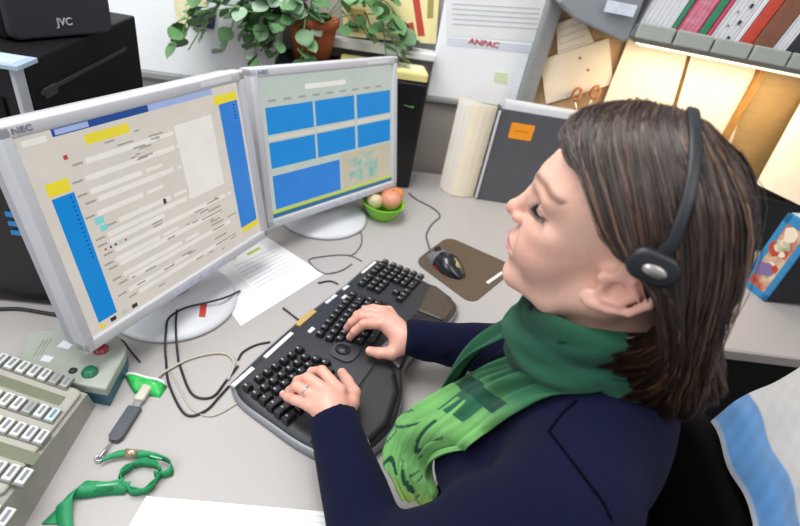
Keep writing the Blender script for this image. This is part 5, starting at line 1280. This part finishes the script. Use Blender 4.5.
# far end on her right side
ea = [B(.035, -.075, 1.055), B(.065, -.085, 1.010), B(.095, -.085, .955), B(.112, -.085, .885), B(.115, -.085, .82)]
eb = [B(.055, .0, 1.060), B(.085, -.010, 1.010), B(.112, -.012, .955), B(.125, -.014, .885), B(.125, -.016, .82)]
v, f, c = band(ea, eb, 150, 48, lambda t, u: .005*math.sin(5*u+2*t)+.004*math.sin(10*u-3*t)+.006*(1-u*u), lambda t, u: lerp(gd, gm, .15+t*.8)*(.9+.12*math.sin(9*u+3*t)), .006); addribbon(v, f, c)
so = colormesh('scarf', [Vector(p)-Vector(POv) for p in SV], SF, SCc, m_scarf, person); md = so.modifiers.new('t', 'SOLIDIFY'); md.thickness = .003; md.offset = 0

# ------------------------------------------------------------------ ring on the left ring finger
ra_, rb_ = L_m[2], L_f[2][0]; rc0 = ra_.lerp(rb_, .55); rdv = (rb_-ra_).normalized(); u_ = rdv.orthogonal().normalized(); v_2 = rdv.cross(u_)
q = MB(); q.tube([rc0+(u_*math.cos(a_)+v_2*math.sin(a_))*.0100-Vector(POv) for a_ in [2*math.pi*i/24 for i in range(25)]], .0013, 8, cap=False); upn = (Vector((0, 0, 1))-rdv*rdv.z).normalized(); q.lathe([(0, .004), (.0026, .002), (.0022, -.001), (0, -.001)], 12, T(*(rc0+upn*.0105-Vector(POv)))); q.build('finger_ring', mat('ring_silver', 'DADADF', .15, metal=1), person)

# ------------------------------------------------------------------ headset
hs0 = HM@Vector((-.02, .10, 0)); hs = thing('headset', 'black headset with a silver oval badge on the ear pad', 'headset', hs0); H0 = Vector(hs0)
m_hs = mat('headset_black', '1C1E23', .45, var=.05); m_foam = mat('headset_foam', '141416', .9, bump=.3)
pts = [(-.027, .0995, .052), (-.027, .0965, .066), (-.024, .088, .085), (-.020, .074, .103), (-.012, .048, .1225), (-.005, .020, .1325), (-.002, -.012, .135), (-.004, -.045, .125), (-.012, -.075, .100), (-.020, -.092, .07), (-.022, -.094, .05)]
P = [HM@Vector(p) for p in smoothpath(pts, 7)]; q = MB(); n = len(P); vs, fs = [], []
cwv = Vector(cw)
for i, p in enumerate(P):
    tgv = (P[min(i+1, n-1)]-P[max(i-1, 0)]).normalized(); nr = (p-cwv).normalized(); sdv = tgv.cross(nr).normalized(); nr = sdv.cross(tgv); w_ = .0050
    for a, b in ((-1, -.3), (-1, .3), (-.6, .7), (.6, .7), (1, .3), (1, -.3), (.6, -.6), (-.6, -.6)): vs.append(p+sdv*w_*a+nr*.0028*b-H0)
fs = [(i*8+k, i*8+(k+1) % 8, (i+1)*8+(k+1) % 8, (i+1)*8+k) for i in range(n-1) for k in range(8)]+[tuple(range(8)), tuple((n-1)*8+k for k in range(8))]
q.add(vs, fs, 0, True); q.build('headband', m_hs, hs)
def padpart(sgn):
    Mx = T(*(-H0))@HM@frame((-.024, (.094 if sgn > 0 else .09)*sgn, .040), Vector((.87, 0, .0)).normalized(), Vector((-.0, 0, 1)), Vector((0, sgn*1.0, 0)))
    Mx = Mx@Matrix.Rotation(math.radians(-12 if sgn > 0 else 0), 4, 'X')
    q = MB(); q.prism([(x, y) for x, y in rrect(.042, .028, .0135, 7)], .002, .013, Mx, .004, 3, smooth=True); q.build('ear_cup', m_hs, hs)
    q = MB(); q.prism(rrect(.038, .025, .012, 7), -.010, .003, Mx, .004, 3, smooth=True); q.build('ear_pad', m_foam, hs)
    q = MB(); q.lathe([(0, .0142), (.006, .0142), (.0065, .013), (0, .0125)], 28, Mx@T(-.002, -.001, 0), sx=1.55, sy=.8); q.build('oval_badge', mat('badge_silver', 'B5AFAC', .3, metal=.7), hs)
    q = MB(); q.prism([(-.007, .006), (.005, .006), (.003, .024), (-.006, .024)], .003, .010, Mx, .002); q.build('yoke', m_hs, hs)
padpart(1); padpart(-1)
q = MB(); q.tube([HM@p-H0 for p in smoothpath([Vector((-.02, -.096, .03)), Vector((.02, -.10, -.03)), Vector((.06, -.085, -.085)), Vector((.085, -.055, -.105))], 6)], .0016, 6); q.build('microphone_boom', m_hs, hs)
q = MB(); q.tube([HM@Vector(p)-H0 for p in ((.082, -.058, -.104), (.090, -.046, -.107))], .005, 10); q.build('microphone', m_foam, hs)

# ------------------------------------------------------------------ armhole seams of the jumper
q = MB()
for pl_ in ([(577, 400), (562, 414), (549, 431)], [(549, 431), (570, 458), (588, 482), (602, 500), (612, 520)]):
    q.tube([onj(*p, .0008)-Vector(POv) for p in smoothpath([(x_, y_, 0) for x_, y_ in pl_], 6) for p in [(p.x, p.y)]], .0012, 5)
q.build('seam', mat('seam_dark', '05060F', .95, spec=.05), person)
